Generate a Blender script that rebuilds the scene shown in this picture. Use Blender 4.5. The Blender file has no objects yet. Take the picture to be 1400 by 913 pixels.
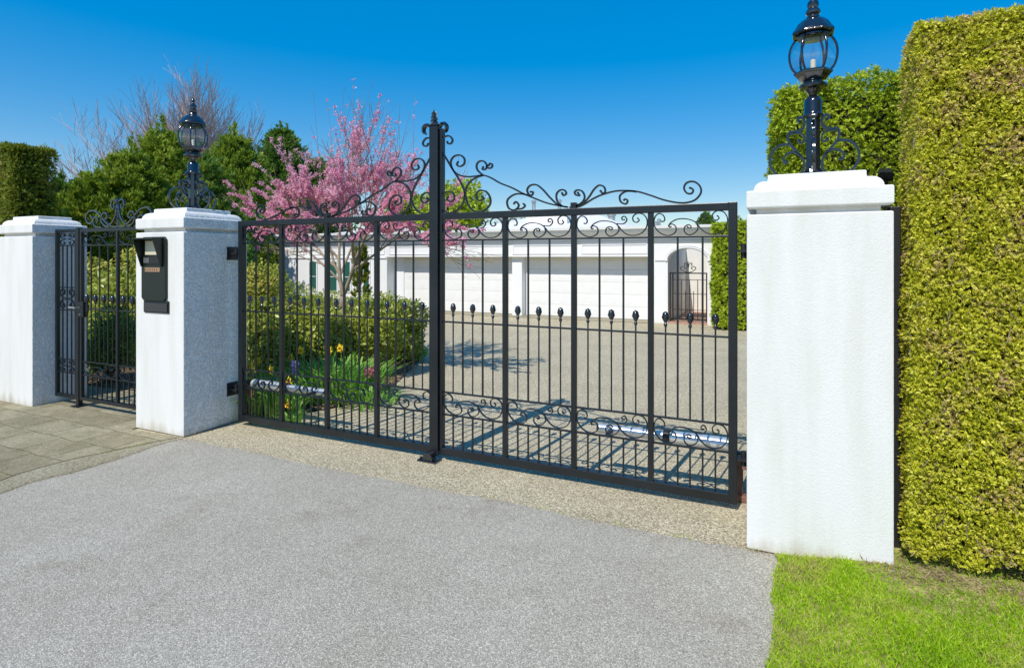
import bpy, bmesh, math, random
import numpy as np
from mathutils import Vector

random.seed(7)
RS = np.random.RandomState(11)
scene = bpy.context.scene
COL = scene.collection
H = 1.75                      # eye height
CA, SA, F = .908, .419, 779.0  # camera heading and focal length, measured from the vanishing points
R = math.radians

# ---------------------------------------------------------------- survey helpers (photo measurement -> metres)
def ray(px):
    r = (px - 700) / F
    return r
def onY(px, py, Y):
    r = ray(px); d = Y / (SA * r + CA)
    return Vector((d * (CA * r - SA), Y, H + (353 - py) * d / F))
def gnd(px, py, z=0.0):
    r = ray(px); d = F * (H - z) / (py - 353)
    return Vector((d * (CA * r - SA), d * (SA * r + CA), z))

# ---------------------------------------------------------------- object helpers
WORG = {}
def tag(o, label=None, cat=None, group=None, kind=None):
    if label: o['label'] = label
    if cat: o['category'] = cat
    if group: o['group'] = group
    if kind: o['kind'] = kind
    return o
def thing(name, loc, label, cat, group=None):
    o = bpy.data.objects.new(name, None)
    o.empty_display_size = .1
    o.location = loc
    COL.objects.link(o)
    WORG[o.name] = Vector(loc)
    return tag(o, label, cat, group)
def link(name, me, mat, parent, origin):
    o = bpy.data.objects.new(name, me)
    if mat is not None: me.materials.append(mat)
    COL.objects.link(o)
    WORG[o.name] = Vector(origin)
    if parent is not None:
        o.parent = parent
        o.location = Vector(origin) - WORG[parent.name]
    else:
        o.location = origin
    return o
def copy_tree(o, parent=None):
    c = o.copy(); COL.objects.link(c)
    WORG[c.name] = WORG[o.name].copy()
    if parent is not None: c.parent = parent
    for ch in list(o.children): copy_tree(ch, c)
    return c
def place(c, loc, rz=0, sc=1):
    c.location = loc; c.rotation_euler = (0, 0, rz)
    c.scale = (sc, sc, sc) if not hasattr(sc, '__len__') else sc

def catmull(pts, n=6):
    pts = [Vector(p) for p in pts]
    out = []
    for i in range(len(pts) - 1):
        p0 = pts[max(i - 1, 0)]; p1 = pts[i]; p2 = pts[i + 1]; p3 = pts[min(i + 2, len(pts) - 1)]
        for k in range(n):
            t = k / n
            out.append(.5 * ((2 * p1) + (p2 - p0) * t + (2 * p0 - 5 * p1 + 4 * p2 - p3) * t * t + (3 * p1 - p0 - 3 * p2 + p3) * t ** 3))
    out.append(pts[-1])
    return out

class MB:
    def __init__(s): s.v = []; s.f = []
    def add(s, v, f):
        b = len(s.v); s.v += [tuple(p) for p in v]; s.f += [tuple(i + b for i in q) for q in f]
    def box(s, x0, x1, y0, y1, z0, z1):
        s.add([(x0, y0, z0), (x1, y0, z0), (x1, y1, z0), (x0, y1, z0), (x0, y0, z1), (x1, y0, z1), (x1, y1, z1), (x0, y1, z1)],
              [(3, 2, 1, 0), (4, 5, 6, 7), (0, 1, 5, 4), (1, 2, 6, 5), (2, 3, 7, 6), (3, 0, 4, 7)])
        return s
    def tube(s, path, r, n=8, cap=True):
        path = [Vector(p) for p in path]
        m = len(path)
        rr = r if hasattr(r, '__len__') else [r] * m
        t = (path[1] - path[0]).normalized()
        a = t.orthogonal().normalized()
        vs = []
        for i, p in enumerate(path):
            if 0 < i < m - 1: t = (path[i + 1] - path[i - 1])
            elif i == m - 1: t = path[i] - path[i - 1]
            else: t = path[1] - path[0]
            if t.length < 1e-9: t = Vector((0, 0, 1))
            t.normalize()
            a = a - t * a.dot(t)
            if a.length < 1e-6: a = t.orthogonal()
            a.normalize(); b = t.cross(a)
            for k in range(n):
                an = 2 * math.pi * k / n
                vs.append(p + (a * math.cos(an) + b * math.sin(an)) * rr[i])
        fs = []
        for i in range(m - 1):
            for k in range(n):
                k2 = (k + 1) % n
                fs.append((i * n + k, i * n + k2, (i + 1) * n + k2, (i + 1) * n + k))
        if cap and n > 2:
            fs.append(tuple(range(n - 1, -1, -1))); fs.append(tuple((m - 1) * n + k for k in range(n)))
        s.add(vs, fs); return s
    def ribbon(s, pts, y, th, w, frame=None, taper=True):
        """flat iron bar following a curve in a vertical plane; pts = (x, z)."""
        m = len(pts); vs = []
        for i in range(m):
            p = Vector((pts[i][0], pts[i][1]))
            a = Vector((pts[max(i - 1, 0)][0], pts[max(i - 1, 0)][1])); b = Vector((pts[min(i + 1, m - 1)][0], pts[min(i + 1, m - 1)][1]))
            t = b - a
            if t.length < 1e-9: t = Vector((1, 0))
            t.normalize(); nrm = Vector((-t.y, t.x)) * th / 2
            for (q, yy) in ((p + nrm, y - w / 2), (p - nrm, y - w / 2), (p - nrm, y + w / 2), (p + nrm, y + w / 2)):
                v = (q.x, yy, q.y)
                if frame: v = frame(v)
                vs.append(v)
        fs = []
        for i in range(m - 1):
            for k in range(4):
                k2 = (k + 1) % 4
                fs.append((i * 4 + k, i * 4 + k2, i * 4 + 4 + k2, i * 4 + 4 + k))
        fs.append((3, 2, 1, 0)); fs.append(tuple((m - 1) * 4 + k for k in range(4)))
        s.add(vs, fs); return s
    def lathe(s, prof, c, n=24, phase=0, cap=True):
        vs = []; fs = []
        for (r, z) in prof:
            for k in range(n):
                an = 2 * math.pi * k / n + phase
                vs.append((c[0] + r * math.cos(an), c[1] + r * math.sin(an), c[2] + z))
        m = len(prof)
        for i in range(m - 1):
            for k in range(n):
                k2 = (k + 1) % n
                fs.append((i * n + k, i * n + k2, (i + 1) * n + k2, (i + 1) * n + k))
        if cap:
            fs.append(tuple(range(n - 1, -1, -1))); fs.append(tuple((m - 1) * n + k for k in range(n)))
        s.add(vs, fs); return s
    def square(s, prof, x0, x1, y0, y1, cap=True):
        """moulding of rectangular plan; prof = (inset, z)."""
        vs = []; fs = []
        for (i, z) in prof:
            vs += [(x0 + i, y0 + i, z), (x1 - i, y0 + i, z), (x1 - i, y1 - i, z), (x0 + i, y1 - i, z)]
        for i in range(len(prof) - 1):
            for k in range(4):
                k2 = (k + 1) % 4
                fs.append((i * 4 + k, i * 4 + k2, i * 4 + 4 + k2, i * 4 + 4 + k))
        if cap:
            fs.append((3, 2, 1, 0)); m = len(prof) - 1; fs.append((m * 4, m * 4 + 1, m * 4 + 2, m * 4 + 3))
        s.add(vs, fs); return s
    def prism(s, poly, y0, y1):
        """polygon in x,z extruded in y"""
        n = len(poly)
        vs = [(p[0], y0, p[1]) for p in poly] + [(p[0], y1, p[1]) for p in poly]
        fs = [tuple(range(n)), tuple(range(2 * n - 1, n - 1, -1))]
        for k in range(n):
            k2 = (k + 1) % n
            fs.append((k2, k, n + k, n + k2))
        s.add(vs, fs); return s
    def build(s, name, mat, parent=None, origin=None, smooth=False, bevel=0, recalc=True, seg=2):
        if origin is None:
            origin = WORG[parent.name] if parent is not None else Vector((0, 0, 0))
        origin = Vector(origin)
        me = bpy.data.meshes.new(name)
        vv = [(a - origin.x, b - origin.y, c - origin.z) for (a, b, c) in s.v]
        me.from_pydata(vv, [], s.f)
        if recalc:
            bm = bmesh.new(); bm.from_mesh(me); bmesh.ops.recalc_face_normals(bm, faces=bm.faces); bm.to_mesh(me); bm.free()
        if smooth:
            me.polygons.foreach_set('use_smooth', [True] * len(me.polygons))
        o = link(name, me, mat, parent, origin)
        if smooth == 'auto':
            md = o.modifiers.new('edges', 'EDGE_SPLIT'); md.split_angle = R(35)
        if bevel:
            md = o.modifiers.new('bevel', 'BEVEL'); md.width = bevel; md.segments = seg; md.limit_method = 'ANGLE'; md.angle_limit = R(40)
        return o

def fast_mesh(name, V, quads):
    """numpy arrays -> mesh. V (n,3), quads (m,4)"""
    me = bpy.data.meshes.new(name)
    n, m = len(V), len(quads)
    me.vertices.add(n); me.vertices.foreach_set('co', np.ascontiguousarray(V, dtype=np.float32).ravel())
    me.loops.add(m * 4); me.loops.foreach_set('vertex_index', np.ascontiguousarray(quads, dtype=np.int32).ravel())
    me.polygons.add(m); me.polygons.foreach_set('loop_start', np.arange(0, m * 4, 4, dtype=np.int32))
    me.update(calc_edges=True)
    return me
def unit(a):
    return a / np.maximum(np.linalg.norm(a, axis=1, keepdims=True), 1e-9)
def rnd3(n): return unit(RS.normal(size=(n, 3)))
def leaf_arrays(P, D, L, W, fold=.25, wide=.5, face=None, jit=.7):
    """one diamond leaf per point: root P, direction D, length L, width W"""
    n = len(P)
    L = np.broadcast_to(np.asarray(L, float), (n,))[:, None]; W = np.broadcast_to(np.asarray(W, float), (n,))[:, None]
    S = unit(np.cross(D, rnd3(n) if face is None else face + rnd3(n) * jit))
    N = np.cross(S, D)
    V = np.empty((n, 4, 3))
    V[:, 0] = P; V[:, 2] = P + D * L
    mid = P + D * L * wide + N * W * fold
    V[:, 1] = mid + S * W * .5; V[:, 3] = mid - S * W * .5
    return V.reshape(-1, 3)
def leaf_obj(name, V, mat, parent=None, origin=(0, 0, 0)):
    if parent is not None: origin = WORG[parent.name]
    o = np.array(origin, float)
    q = np.arange(len(V), dtype=np.int32).reshape(-1, 4)
    me = fast_mesh(name, V - o, q)
    return link(name, me, mat, parent, Vector(origin))
def sprays(P, N, L, W, k=5, spread=.7, up=.3, dirj=.8, nw=.5):
    fj = .7 if dirj < 1.3 else 1.1
    """fans of small leaflets: flattened cypress-like sprays"""
    n = len(P)
    D = unit(N * nw + rnd3(n) * dirj + np.array([0, 0, up]))
    Fc = N + np.array([0, -.25, .35])
    S = unit(np.cross(D, Fc + rnd3(n) * fj))
    out = []
    for i in range(k):
        a = (i / (k - 1) - .5) * 2 * spread if k > 1 else 0
        d = unit(D * math.cos(a) + S * math.sin(a) + RS.normal(size=(n, 3)) * .12)
        st = P + D * (L * .25 * (1 - abs(a)))
        out.append(leaf_arrays(st, d, L * (.65 + .35 * math.cos(a)) * RS.uniform(.7, 1.2, n), W, fold=.2, face=Fc, jit=fj))
    return np.concatenate(out)

# ---------------------------------------------------------------- materials
def new_mat(name):
    m = bpy.data.materials.new(name); m.use_nodes = True
    return m, m.node_tree.nodes, m.node_tree.links, m.node_tree.nodes['Principled BSDF']
def rgba(c): return (c[0], c[1], c[2], 1)
def simple(name, col, rough=.5, metal=0, bump=0, bscale=50, var=0, vscale=4, spec=.5, coat=0):
    m, N, Lk, b = new_mat(name)
    b.inputs['Base Color'].default_value = rgba(col); b.inputs['Roughness'].default_value = rough; b.inputs['Metallic'].default_value = metal
    b.inputs['Specular IOR Level'].default_value = spec
    if coat: b.inputs['Coat Weight'].default_value = coat; b.inputs['Coat Roughness'].default_value = .08
    tc = N.new('ShaderNodeTexCoord')
    if var:
        n = N.new('ShaderNodeTexNoise'); n.inputs['Scale'].default_value = vscale; n.inputs['Detail'].default_value = 6
        Lk.new(tc.outputs['Object'], n.inputs['Vector'])
        r = N.new('ShaderNodeValToRGB'); r.color_ramp.elements[0].position = .3; r.color_ramp.elements[1].position = .7
        r.color_ramp.elements[0].color = rgba([c * (1 - var) for c in col]); r.color_ramp.elements[1].color = rgba([min(1, c * (1 + var)) for c in col])
        Lk.new(n.outputs['Fac'], r.inputs['Fac']); Lk.new(r.outputs['Color'], b.inputs['Base Color'])
    if bump:
        n = N.new('ShaderNodeTexNoise'); n.inputs['Scale'].default_value = bscale; n.inputs['Detail'].default_value = 4
        Lk.new(tc.outputs['Object'], n.inputs['Vector'])
        bp = N.new('ShaderNodeBump'); bp.inputs['Strength'].default_value = bump; bp.inputs['Distance'].default_value = .01
        Lk.new(n.outputs['Fac'], bp.inputs['Height']); Lk.new(bp.outputs['Normal'], b.inputs['Normal'])
    return m
def foliage(name, cols, patch=None, pscale=3, trans=.3, rough=.5, spec=.35):
    """per-leaf colour variation from a ramp, optional patches of a second colour (dead foliage)"""
    m, N, Lk, b = new_mat(name)
    g = N.new('ShaderNodeNewGeometry')
    r = N.new('ShaderNodeValToRGB'); cr = r.color_ramp
    while len(cr.elements) < len(cols): cr.elements.new(.5)
    for i, c in enumerate(cols): cr.elements[i].position = i / (len(cols) - 1); cr.elements[i].color = rgba(c)
    tc = N.new('ShaderNodeTexCoord')
    n = N.new('ShaderNodeTexNoise'); n.inputs['Scale'].default_value = pscale; n.inputs['Detail'].default_value = 3
    Lk.new(tc.outputs['Object'], n.inputs['Vector'])
    mr = N.new('ShaderNodeMath'); mr.operation = 'MULTIPLY_ADD'; mr.inputs[1].default_value = .6; mr.inputs[2].default_value = -.1
    Lk.new(g.outputs['Random Per Island'], mr.inputs[0])
    ad = N.new('ShaderNodeMath'); ad.operation = 'MULTIPLY_ADD'; ad.inputs[1].default_value = .9
    Lk.new(n.outputs['Fac'], ad.inputs[0]); 
    sb = N.new('ShaderNodeMath'); sb.operation = 'SUBTRACT'; sb.inputs[1].default_value = .15
    Lk.new(mr.outputs[0], sb.inputs[0]); Lk.new(sb.outputs[0], ad.inputs[2])
    Lk.new(ad.outputs[0], r.inputs['Fac'])
    colout = r.outputs['Color']
    if patch:
        n2 = N.new('ShaderNodeTexNoise'); n2.inputs['Scale'].default_value = patch[1]; n2.inputs['Detail'].default_value = 5; n2.inputs['Roughness'].default_value = .7
        Lk.new(tc.outputs['Object'], n2.inputs['Vector'])
        r2 = N.new('ShaderNodeValToRGB'); r2.color_ramp.elements[0].position = patch[2]; r2.color_ramp.elements[1].position = patch[2] + .12
        Lk.new(n2.outputs['Fac'], r2.inputs['Fac'])
        mm = N.new('ShaderNodeMath'); mm.operation = 'MULTIPLY'
        rr = N.new('ShaderNodeMath'); rr.operation = 'GREATER_THAN'; rr.inputs[1].default_value = patch[3]
        # fractional hash of the island value decides which leaves died
        h = N.new('ShaderNodeMath'); h.operation = 'MULTIPLY'; h.inputs[1].default_value = 37.7
        fr = N.new('ShaderNodeMath'); fr.operation = 'FRACT'
        Lk.new(g.outputs['Random Per Island'], h.inputs[0]); Lk.new(h.outputs[0], fr.inputs[0]); Lk.new(fr.outputs[0], rr.inputs[0])
        Lk.new(r2.outputs['Color'], mm.inputs[0]); Lk.new(rr.outputs[0], mm.inputs[1])
        mx = N.new('ShaderNodeMix'); mx.data_type = 'RGBA'
        Lk.new(mm.outputs[0], mx.inputs['Factor']); Lk.new(colout, mx.inputs['A']); mx.inputs['B'].default_value = rgba(patch[0])
        colout = mx.outputs['Result']
    Lk.new(colout, b.inputs['Base Color'])
    b.inputs['Roughness'].default_value = rough; b.inputs['Specular IOR Level'].default_value = spec
    t = N.new('ShaderNodeBsdfTranslucent'); Lk.new(colout, t.inputs['Color'])
    ms = N.new('ShaderNodeMixShader'); ms.inputs[0].default_value = trans
    out = N['Material Output']
    Lk.new(b.outputs[0], ms.inputs[1]); Lk.new(t.outputs[0], ms.inputs[2]); Lk.new(ms.outputs[0], out.inputs['Surface'])
    return m
def aggregate(name, cols, scale, big=(1, 1), bump=.4, rough=.85, stain=None):
    """stone chips in a binder: voronoi cells, each with its own colour"""
    m, N, Lk, b = new_mat(name)
    tc = N.new('ShaderNodeTexCoord')
    v = N.new('ShaderNodeTexVoronoi'); v.inputs['Scale'].default_value = scale; v.inputs['Randomness'].default_value = 1
    Lk.new(tc.outputs['Object'], v.inputs['Vector'])
    sep = N.new('ShaderNodeSeparateColor'); Lk.new(v.outputs['Color'], sep.inputs[0])
    r = N.new('ShaderNodeValToRGB'); cr = r.color_ramp
    while len(cr.elements) < len(cols): cr.elements.new(.5)
    for i, c in enumerate(cols): cr.elements[i].position = i / (len(cols) - 1); cr.elements[i].color = rgba(c)
    Lk.new(sep.outputs[0], r.inputs['Fac'])
    n = N.new('ShaderNodeTexNoise'); n.inputs['Scale'].default_value = 1.1; n.inputs['Detail'].default_value = 8; n.inputs['Roughness'].default_value = .65
    Lk.new(tc.outputs['Object'], n.inputs['Vector'])
    r2 = N.new('ShaderNodeValToRGB'); r2.color_ramp.elements[0].position = .3; r2.color_ramp.elements[1].position = .7
    r2.color_ramp.elements[0].color = rgba((big[0],) * 3 if stain is None else stain); r2.color_ramp.elements[1].color = rgba((big[1],) * 3)
    Lk.new(n.outputs['Fac'], r2.inputs['Fac'])
    mx = N.new('ShaderNodeMix'); mx.data_type = 'RGBA'; mx.blend_type = 'MULTIPLY'; mx.inputs['Factor'].default_value = 1
    Lk.new(r.outputs['Color'], mx.inputs['A']); Lk.new(r2.outputs['Color'], mx.inputs['B'])
    Lk.new(mx.outputs['Result'], b.inputs['Base Color'])
    if name == 'asphalt':      # rusty drips, tyre polish and old oil
        n3 = N.new('ShaderNodeTexNoise'); n3.inputs['Scale'].default_value = 2.3; n3.inputs['Detail'].default_value = 9; n3.inputs['Roughness'].default_value = .7
        Lk.new(tc.outputs['Object'], n3.inputs['Vector'])
        r3 = N.new('ShaderNodeValToRGB'); r3.color_ramp.elements[0].position = .56; r3.color_ramp.elements[1].position = .74
        r3.color_ramp.elements[0].color = (1, 1, 1, 1); r3.color_ramp.elements[1].color = (.80, .74, .70, 1)
        Lk.new(n3.outputs['Fac'], r3.inputs['Fac'])
        m3 = N.new('ShaderNodeMix'); m3.data_type = 'RGBA'; m3.blend_type = 'MULTIPLY'; m3.inputs['Factor'].default_value = 1
        Lk.new(mx.outputs['Result'], m3.inputs['A']); Lk.new(r3.outputs['Color'], m3.inputs['B']); Lk.new(m3.outputs['Result'], b.inputs['Base Color'])
    b.inputs['Roughness'].default_value = rough
    bp = N.new('ShaderNodeBump'); bp.inputs['Strength'].default_value = bump; bp.inputs['Distance'].default_value = .006; bp.invert = True
    Lk.new(v.outputs['Distance'], bp.inputs['Height']); Lk.new(bp.outputs['Normal'], b.inputs['Normal'])
    return m
def stucco(name, col, strength=.5, dirt=.06, sc=16, dist=.003):
    m, N, Lk, b = new_mat(name)
    tc = N.new('ShaderNodeTexCoord')
    n = N.new('ShaderNodeTexNoise'); n.inputs['Scale'].default_value = sc; n.inputs['Detail'].default_value = 5; n.inputs['Distortion'].default_value = 1.6
    Lk.new(tc.outputs['Object'], n.inputs['Vector'])
    r = N.new('ShaderNodeValToRGB'); r.color_ramp.elements[0].position = .44; r.color_ramp.elements[1].position = .6
    Lk.new(n.outputs['Fac'], r.inputs['Fac'])
    n3 = N.new('ShaderNodeTexNoise'); n3.inputs['Scale'].default_value = 95; n3.inputs['Detail'].default_value = 3
    Lk.new(tc.outputs['Object'], n3.inputs['Vector'])
    ad = N.new('ShaderNodeMath'); ad.operation = 'MULTIPLY_ADD'; ad.inputs[1].default_value = .35
    Lk.new(n3.outputs['Fac'], ad.inputs[0]); Lk.new(r.outputs['Color'], ad.inputs[2])
    bp = N.new('ShaderNodeBump'); bp.inputs['Strength'].default_value = strength; bp.inputs['Distance'].default_value = dist
    Lk.new(ad.outputs[0], bp.inputs['Height']); Lk.new(bp.outputs['Normal'], b.inputs['Normal'])
    # faint streaky weathering, rain streaks stretched vertically
    mp = N.new('ShaderNodeMapping'); mp.inputs['Scale'].default_value = (5, 5, .7); Lk.new(tc.outputs['Object'], mp.inputs['Vector'])
    n2 = N.new('ShaderNodeTexNoise'); n2.inputs['Scale'].default_value = 1.5; n2.inputs['Detail'].default_value = 7
    Lk.new(mp.outputs[0], n2.inputs['Vector'])
    r2 = N.new('ShaderNodeValToRGB'); r2.color_ramp.elements[0].position = .3; r2.color_ramp.elements[1].position = .6
    r2.color_ramp.elements[0].color = rgba([col[0] * (1 - dirt), col[1] * (1 - dirt), col[2] * (1 - dirt * 1.5)]); r2.color_ramp.elements[1].color = rgba(col)
    Lk.new(n2.outputs['Fac'], r2.inputs['Fac'])
    # splash dirt in the lowest hand's breadth
    sx = N.new('ShaderNodeSeparateXYZ'); Lk.new(tc.outputs['Object'], sx.inputs[0])
    nz = N.new('ShaderNodeMath'); nz.operation = 'MULTIPLY_ADD'; nz.inputs[1].default_value = .35
    Lk.new(n2.outputs['Fac'], nz.inputs[0]); Lk.new(sx.outputs['Z'], nz.inputs[2])
    r3 = N.new('ShaderNodeValToRGB'); r3.color_ramp.elements[0].position = .12; r3.color_ramp.elements[1].position = .27
    r3.color_ramp.elements[0].color = (.66, .6, .48, 1); r3.color_ramp.elements[1].color = (1, 1, 1, 1)
    Lk.new(nz.outputs[0], r3.inputs['Fac'])
    mx = N.new('ShaderNodeMix'); mx.data_type = 'RGBA'; mx.blend_type = 'MULTIPLY'; mx.inputs['Factor'].default_value = 1
    Lk.new(r2.outputs['Color'], mx.inputs['A']); Lk.new(r3.outputs['Color'], mx.inputs['B'])
    Lk.new(mx.outputs['Result'], b.inputs['Base Color'])
    b.inputs['Roughness'].default_value = .75; b.inputs['Specular IOR Level'].default_value = .25
    return m

M = {}
M['iron'] = simple('black_painted_iron', (.007, .010, .013), .34, bump=.10, bscale=90, var=.35, spec=.55)
M['cast'] = simple('glossy_black_casting', (.008, .010, .014), .16, bump=.1, bscale=60, spec=.8, coat=.6)
M['stucco'] = stucco('white_stucco', (.76, .75, .725), .22, sc=46, dist=.003, dirt=.09)
M['stucco_coarse_lift'] = stucco('coarse_white_stucco_lift', (.86, .855, .84), 1.0, sc=26, dist=.0065)  # coarser relief; colour raised to paint extra light onto the shaded pillar sides
M['wall'] = simple('white_render', (.80, .79, .77), .7, bump=.12, bscale=40, var=.03, vscale=2)
M['cream'] = simple('cream_wall', (.74, .72, .65), .7, var=.04)
M['garage_door'] = simple('white_door_paint', (.80, .79, .765), .5, bump=.03, bscale=15, var=.02)
M['roof'] = simple('pale_roofing', (.70, .70, .68), .8, var=.08, vscale=3, bump=.3, bscale=40)
M['gutter'] = simple('white_gutter', (.82, .82, .82), .4)
M['green_glass'] = simple('dark_green_glass', (.03, .12, .09), .1, spec=.8)
M['chrome'] = simple('brushed_aluminium', (.84, .83, .80), .38, .75, bump=.03, bscale=200)
M['galv'] = simple('dull_galvanised_metal', (.55, .55, .52), .4, .8, var=.15)
M['rust'] = simple('red_oxide_bracket', (.20, .10, .07), .7, var=.3, vscale=30)
M['terracotta'] = simple('worn_terracotta_step', (.42, .25, .18), .8, var=.2, vscale=8)
M['intercom'] = simple('dark_green_enamel', (.010, .017, .012), .35, var=.15, spec=.4)
M['rubber'] = simple('black_plastic', (.015, .015, .017), .45)
M['screen'] = simple('cream_backing_plate', (.62, .58, .42), .4)
M['brass'] = simple('brass_plate', (.55, .33, .2), .4, .6)
M['bark'] = simple('grey_brown_bark', (.16, .12, .09), .85, bump=.7, bscale=30, var=.35, vscale=9)
M['bark2'] = simple('pale_brown_bark', (.30, .235, .16), .8, bump=.6, bscale=30, var=.3, vscale=9)
M['twig'] = simple('mauve_grey_twigs', (.44, .34, .32), .8, var=.2, vscale=3)
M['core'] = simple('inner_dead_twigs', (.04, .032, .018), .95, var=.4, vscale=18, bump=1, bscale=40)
M['soil'] = simple('brown_soil', (.13, .085, .055), .95, bump=1, bscale=45, var=.45, vscale=14)
M['filament'] = simple('ivory_candle_tube', (.75, .7, .55), .5)
M['asphalt'] = aggregate('asphalt', [(.21, .194, .155), (.305, .284, .23), (.36, .335, .273), (.42, .393, .32), (.66, .62, .51)], 215, (.90, 1.07), .3, stain=(.90, .86, .83, 1))
M['aggregate'] = aggregate('exposed_aggregate', [(.19, .155, .095), (.34, .285, .18), (.45, .385, .25), (.54, .47, .315), (.80, .71, .50)], 125, (.86, 1.08), .5)
M['kerbstone'] = aggregate('mossy_kerb', [(.18, .15, .10), (.29, .25, .17), (.36, .32, .23), (.46, .42, .33)], 110, (.7, 1.1), .5, stain=(.75, .76, .6, 1))

def paver_mat():
    m, N, Lk, b = new_mat('stone_pavers')
    tc = N.new('ShaderNodeTexCoord')
    nw = N.new('ShaderNodeTexNoise'); nw.inputs['Scale'].default_value = 3; nw.inputs['Detail'].default_value = 4
    Lk.new(tc.outputs['Object'], nw.inputs['Vector'])
    va = N.new('ShaderNodeVectorMath'); va.operation = 'MULTIPLY_ADD'; va.inputs[1].default_value = (.08, .08, 0)
    Lk.new(nw.outputs['Color'], va.inputs[0]); Lk.new(tc.outputs['Object'], va.inputs[2])
    br = N.new('ShaderNodeTexBrick'); br.inputs['Scale'].default_value = 1; br.inputs['Brick Width'].default_value = .50; br.inputs['Row Height'].default_value = .36
    br.inputs['Mortar Size'].default_value = .007; br.inputs['Mortar Smooth'].default_value = .6
    br.inputs['Color1'].default_value = (.27, .235, .16, 1); br.inputs['Color2'].default_value = (.37, .33, .24, 1); br.inputs['Mortar'].default_value = (.20, .19, .10, 1)
    Lk.new(va.outputs[0], br.inputs['Vector'])
    n = N.new('ShaderNodeTexNoise'); n.inputs['Scale'].default_value = 4; n.inputs['Detail'].default_value = 9; n.inputs['Roughness'].default_value = .75
    Lk.new(tc.outputs['Object'], n.inputs['Vector'])
    r = N.new('ShaderNodeValToRGB'); r.color_ramp.elements[0].position = .32; r.color_ramp.elements[1].position = .68
    r.color_ramp.elements[0].color = (.60, .62, .46, 1); r.color_ramp.elements[1].color = (1.22, 1.16, 1.1, 1)
    Lk.new(n.outputs['Fac'], r.inputs['Fac'])
    n2 = N.new('ShaderNodeTexNoise'); n2.inputs['Scale'].default_value = 90; n2.inputs['Detail'].default_value = 4
    Lk.new(tc.outputs['Object'], n2.inputs['Vector'])
    r2 = N.new('ShaderNodeValToRGB'); r2.color_ramp.elements[0].position = .3; r2.color_ramp.elements[1].position = .7
    r2.color_ramp.elements[0].color = (.62, .62, .60, 1); r2.color_ramp.elements[1].color = (1.35, 1.35, 1.35, 1)
    Lk.new(n2.outputs['Fac'], r2.inputs['Fac'])
    mx = N.new('ShaderNodeMix'); mx.data_type = 'RGBA'; mx.blend_type = 'MULTIPLY'; mx.inputs['Factor'].default_value = 1
    Lk.new(br.outputs['Color'], mx.inputs['A']); Lk.new(r.outputs['Color'], mx.inputs['B'])
    mx2 = N.new('ShaderNodeMix'); mx2.data_type = 'RGBA'; mx2.blend_type = 'MULTIPLY'; mx2.inputs['Factor'].default_value = 1
    Lk.new(mx.outputs['Result'], mx2.inputs['A']); Lk.new(r2.outputs['Color'], mx2.inputs['B'])
    Lk.new(mx2.outputs['Result'], b.inputs['Base Color']); b.inputs['Roughness'].default_value = .9
    ad = N.new('ShaderNodeMath'); ad.operation = 'MULTIPLY_ADD'; ad.inputs[1].default_value = -1.2
    Lk.new(br.outputs['Fac'], ad.inputs[0]); Lk.new(n2.outputs['Fac'], ad.inputs[2])
    bp = N.new('ShaderNodeBump'); bp.inputs['Strength'].default_value = .8; bp.inputs['Distance'].default_value = .008
    Lk.new(ad.outputs[0], bp.inputs['Height']); Lk.new(bp.outputs['Normal'], b.inputs['Normal'])
    return m
M['paver'] = paver_mat()

def glass_mat():
    m, N, Lk, b = new_mat('clear_lamp_glass')
    N.remove(b)
    tr = N.new('ShaderNodeBsdfTransparent'); tr.inputs['Color'].default_value = (.93, .96, .97, 1)
    gl = N.new('ShaderNodeBsdfGlossy'); gl.inputs['Roughness'].default_value = .03
    lw = N.new('ShaderNodeLayerWeight'); lw.inputs['Blend'].default_value = .5
    pw = N.new('ShaderNodeMath'); pw.operation = 'POWER'; pw.inputs[1].default_value = 3.5; Lk.new(lw.outputs['Facing'], pw.inputs[0])
    fr = N.new('ShaderNodeMath'); fr.operation = 'MULTIPLY_ADD'; fr.inputs[1].default_value = .45; fr.inputs[2].default_value = .10; Lk.new(pw.outputs[0], fr.inputs[0])
    ms = N.new('ShaderNodeMixShader')
    Lk.new(fr.outputs[0], ms.inputs[0]); Lk.new(tr.outputs[0], ms.inputs[1]); Lk.new(gl.outputs[0], ms.inputs[2])
    Lk.new(ms.outputs[0], N['Material Output'].inputs['Surface'])
    return m
M['glass'] = glass_mat()

M['thuja_near'] = foliage('clipped_cedar', [(.10, .13, .008), (.38, .40, .014), (.64, .63, .03), (.82, .78, .08), (.92, .86, .36)], patch=((.66, .44, .26), 5, .50, .5), pscale=14, trans=.3)
M['thuja'] = foliage('cedar_green', [(.08, .13, .008), (.28, .38, .012), (.48, .59, .022), (.70, .76, .06)], pscale=5, trans=.3)
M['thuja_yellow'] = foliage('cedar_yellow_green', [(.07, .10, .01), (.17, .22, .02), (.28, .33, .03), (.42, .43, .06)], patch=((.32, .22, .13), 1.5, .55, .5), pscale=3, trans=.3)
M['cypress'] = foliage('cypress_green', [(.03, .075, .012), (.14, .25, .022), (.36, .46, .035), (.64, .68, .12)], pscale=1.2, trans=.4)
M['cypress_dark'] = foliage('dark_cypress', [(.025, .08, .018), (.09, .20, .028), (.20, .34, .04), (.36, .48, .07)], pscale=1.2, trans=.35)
M['rhodo'] = foliage('broad_leaf_green', [(.08, .12, .02), (.26, .34, .03), (.50, .53, .07), (.74, .70, .22)], pscale=2.5, trans=.35, rough=.35, spec=.5)
M['yellow_shrub'] = foliage('yellow_green_leaf', [(.16, .20, .03), (.32, .34, .04), (.50, .48, .06), (.60, .50, .14)], pscale=4, trans=.3)
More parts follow.
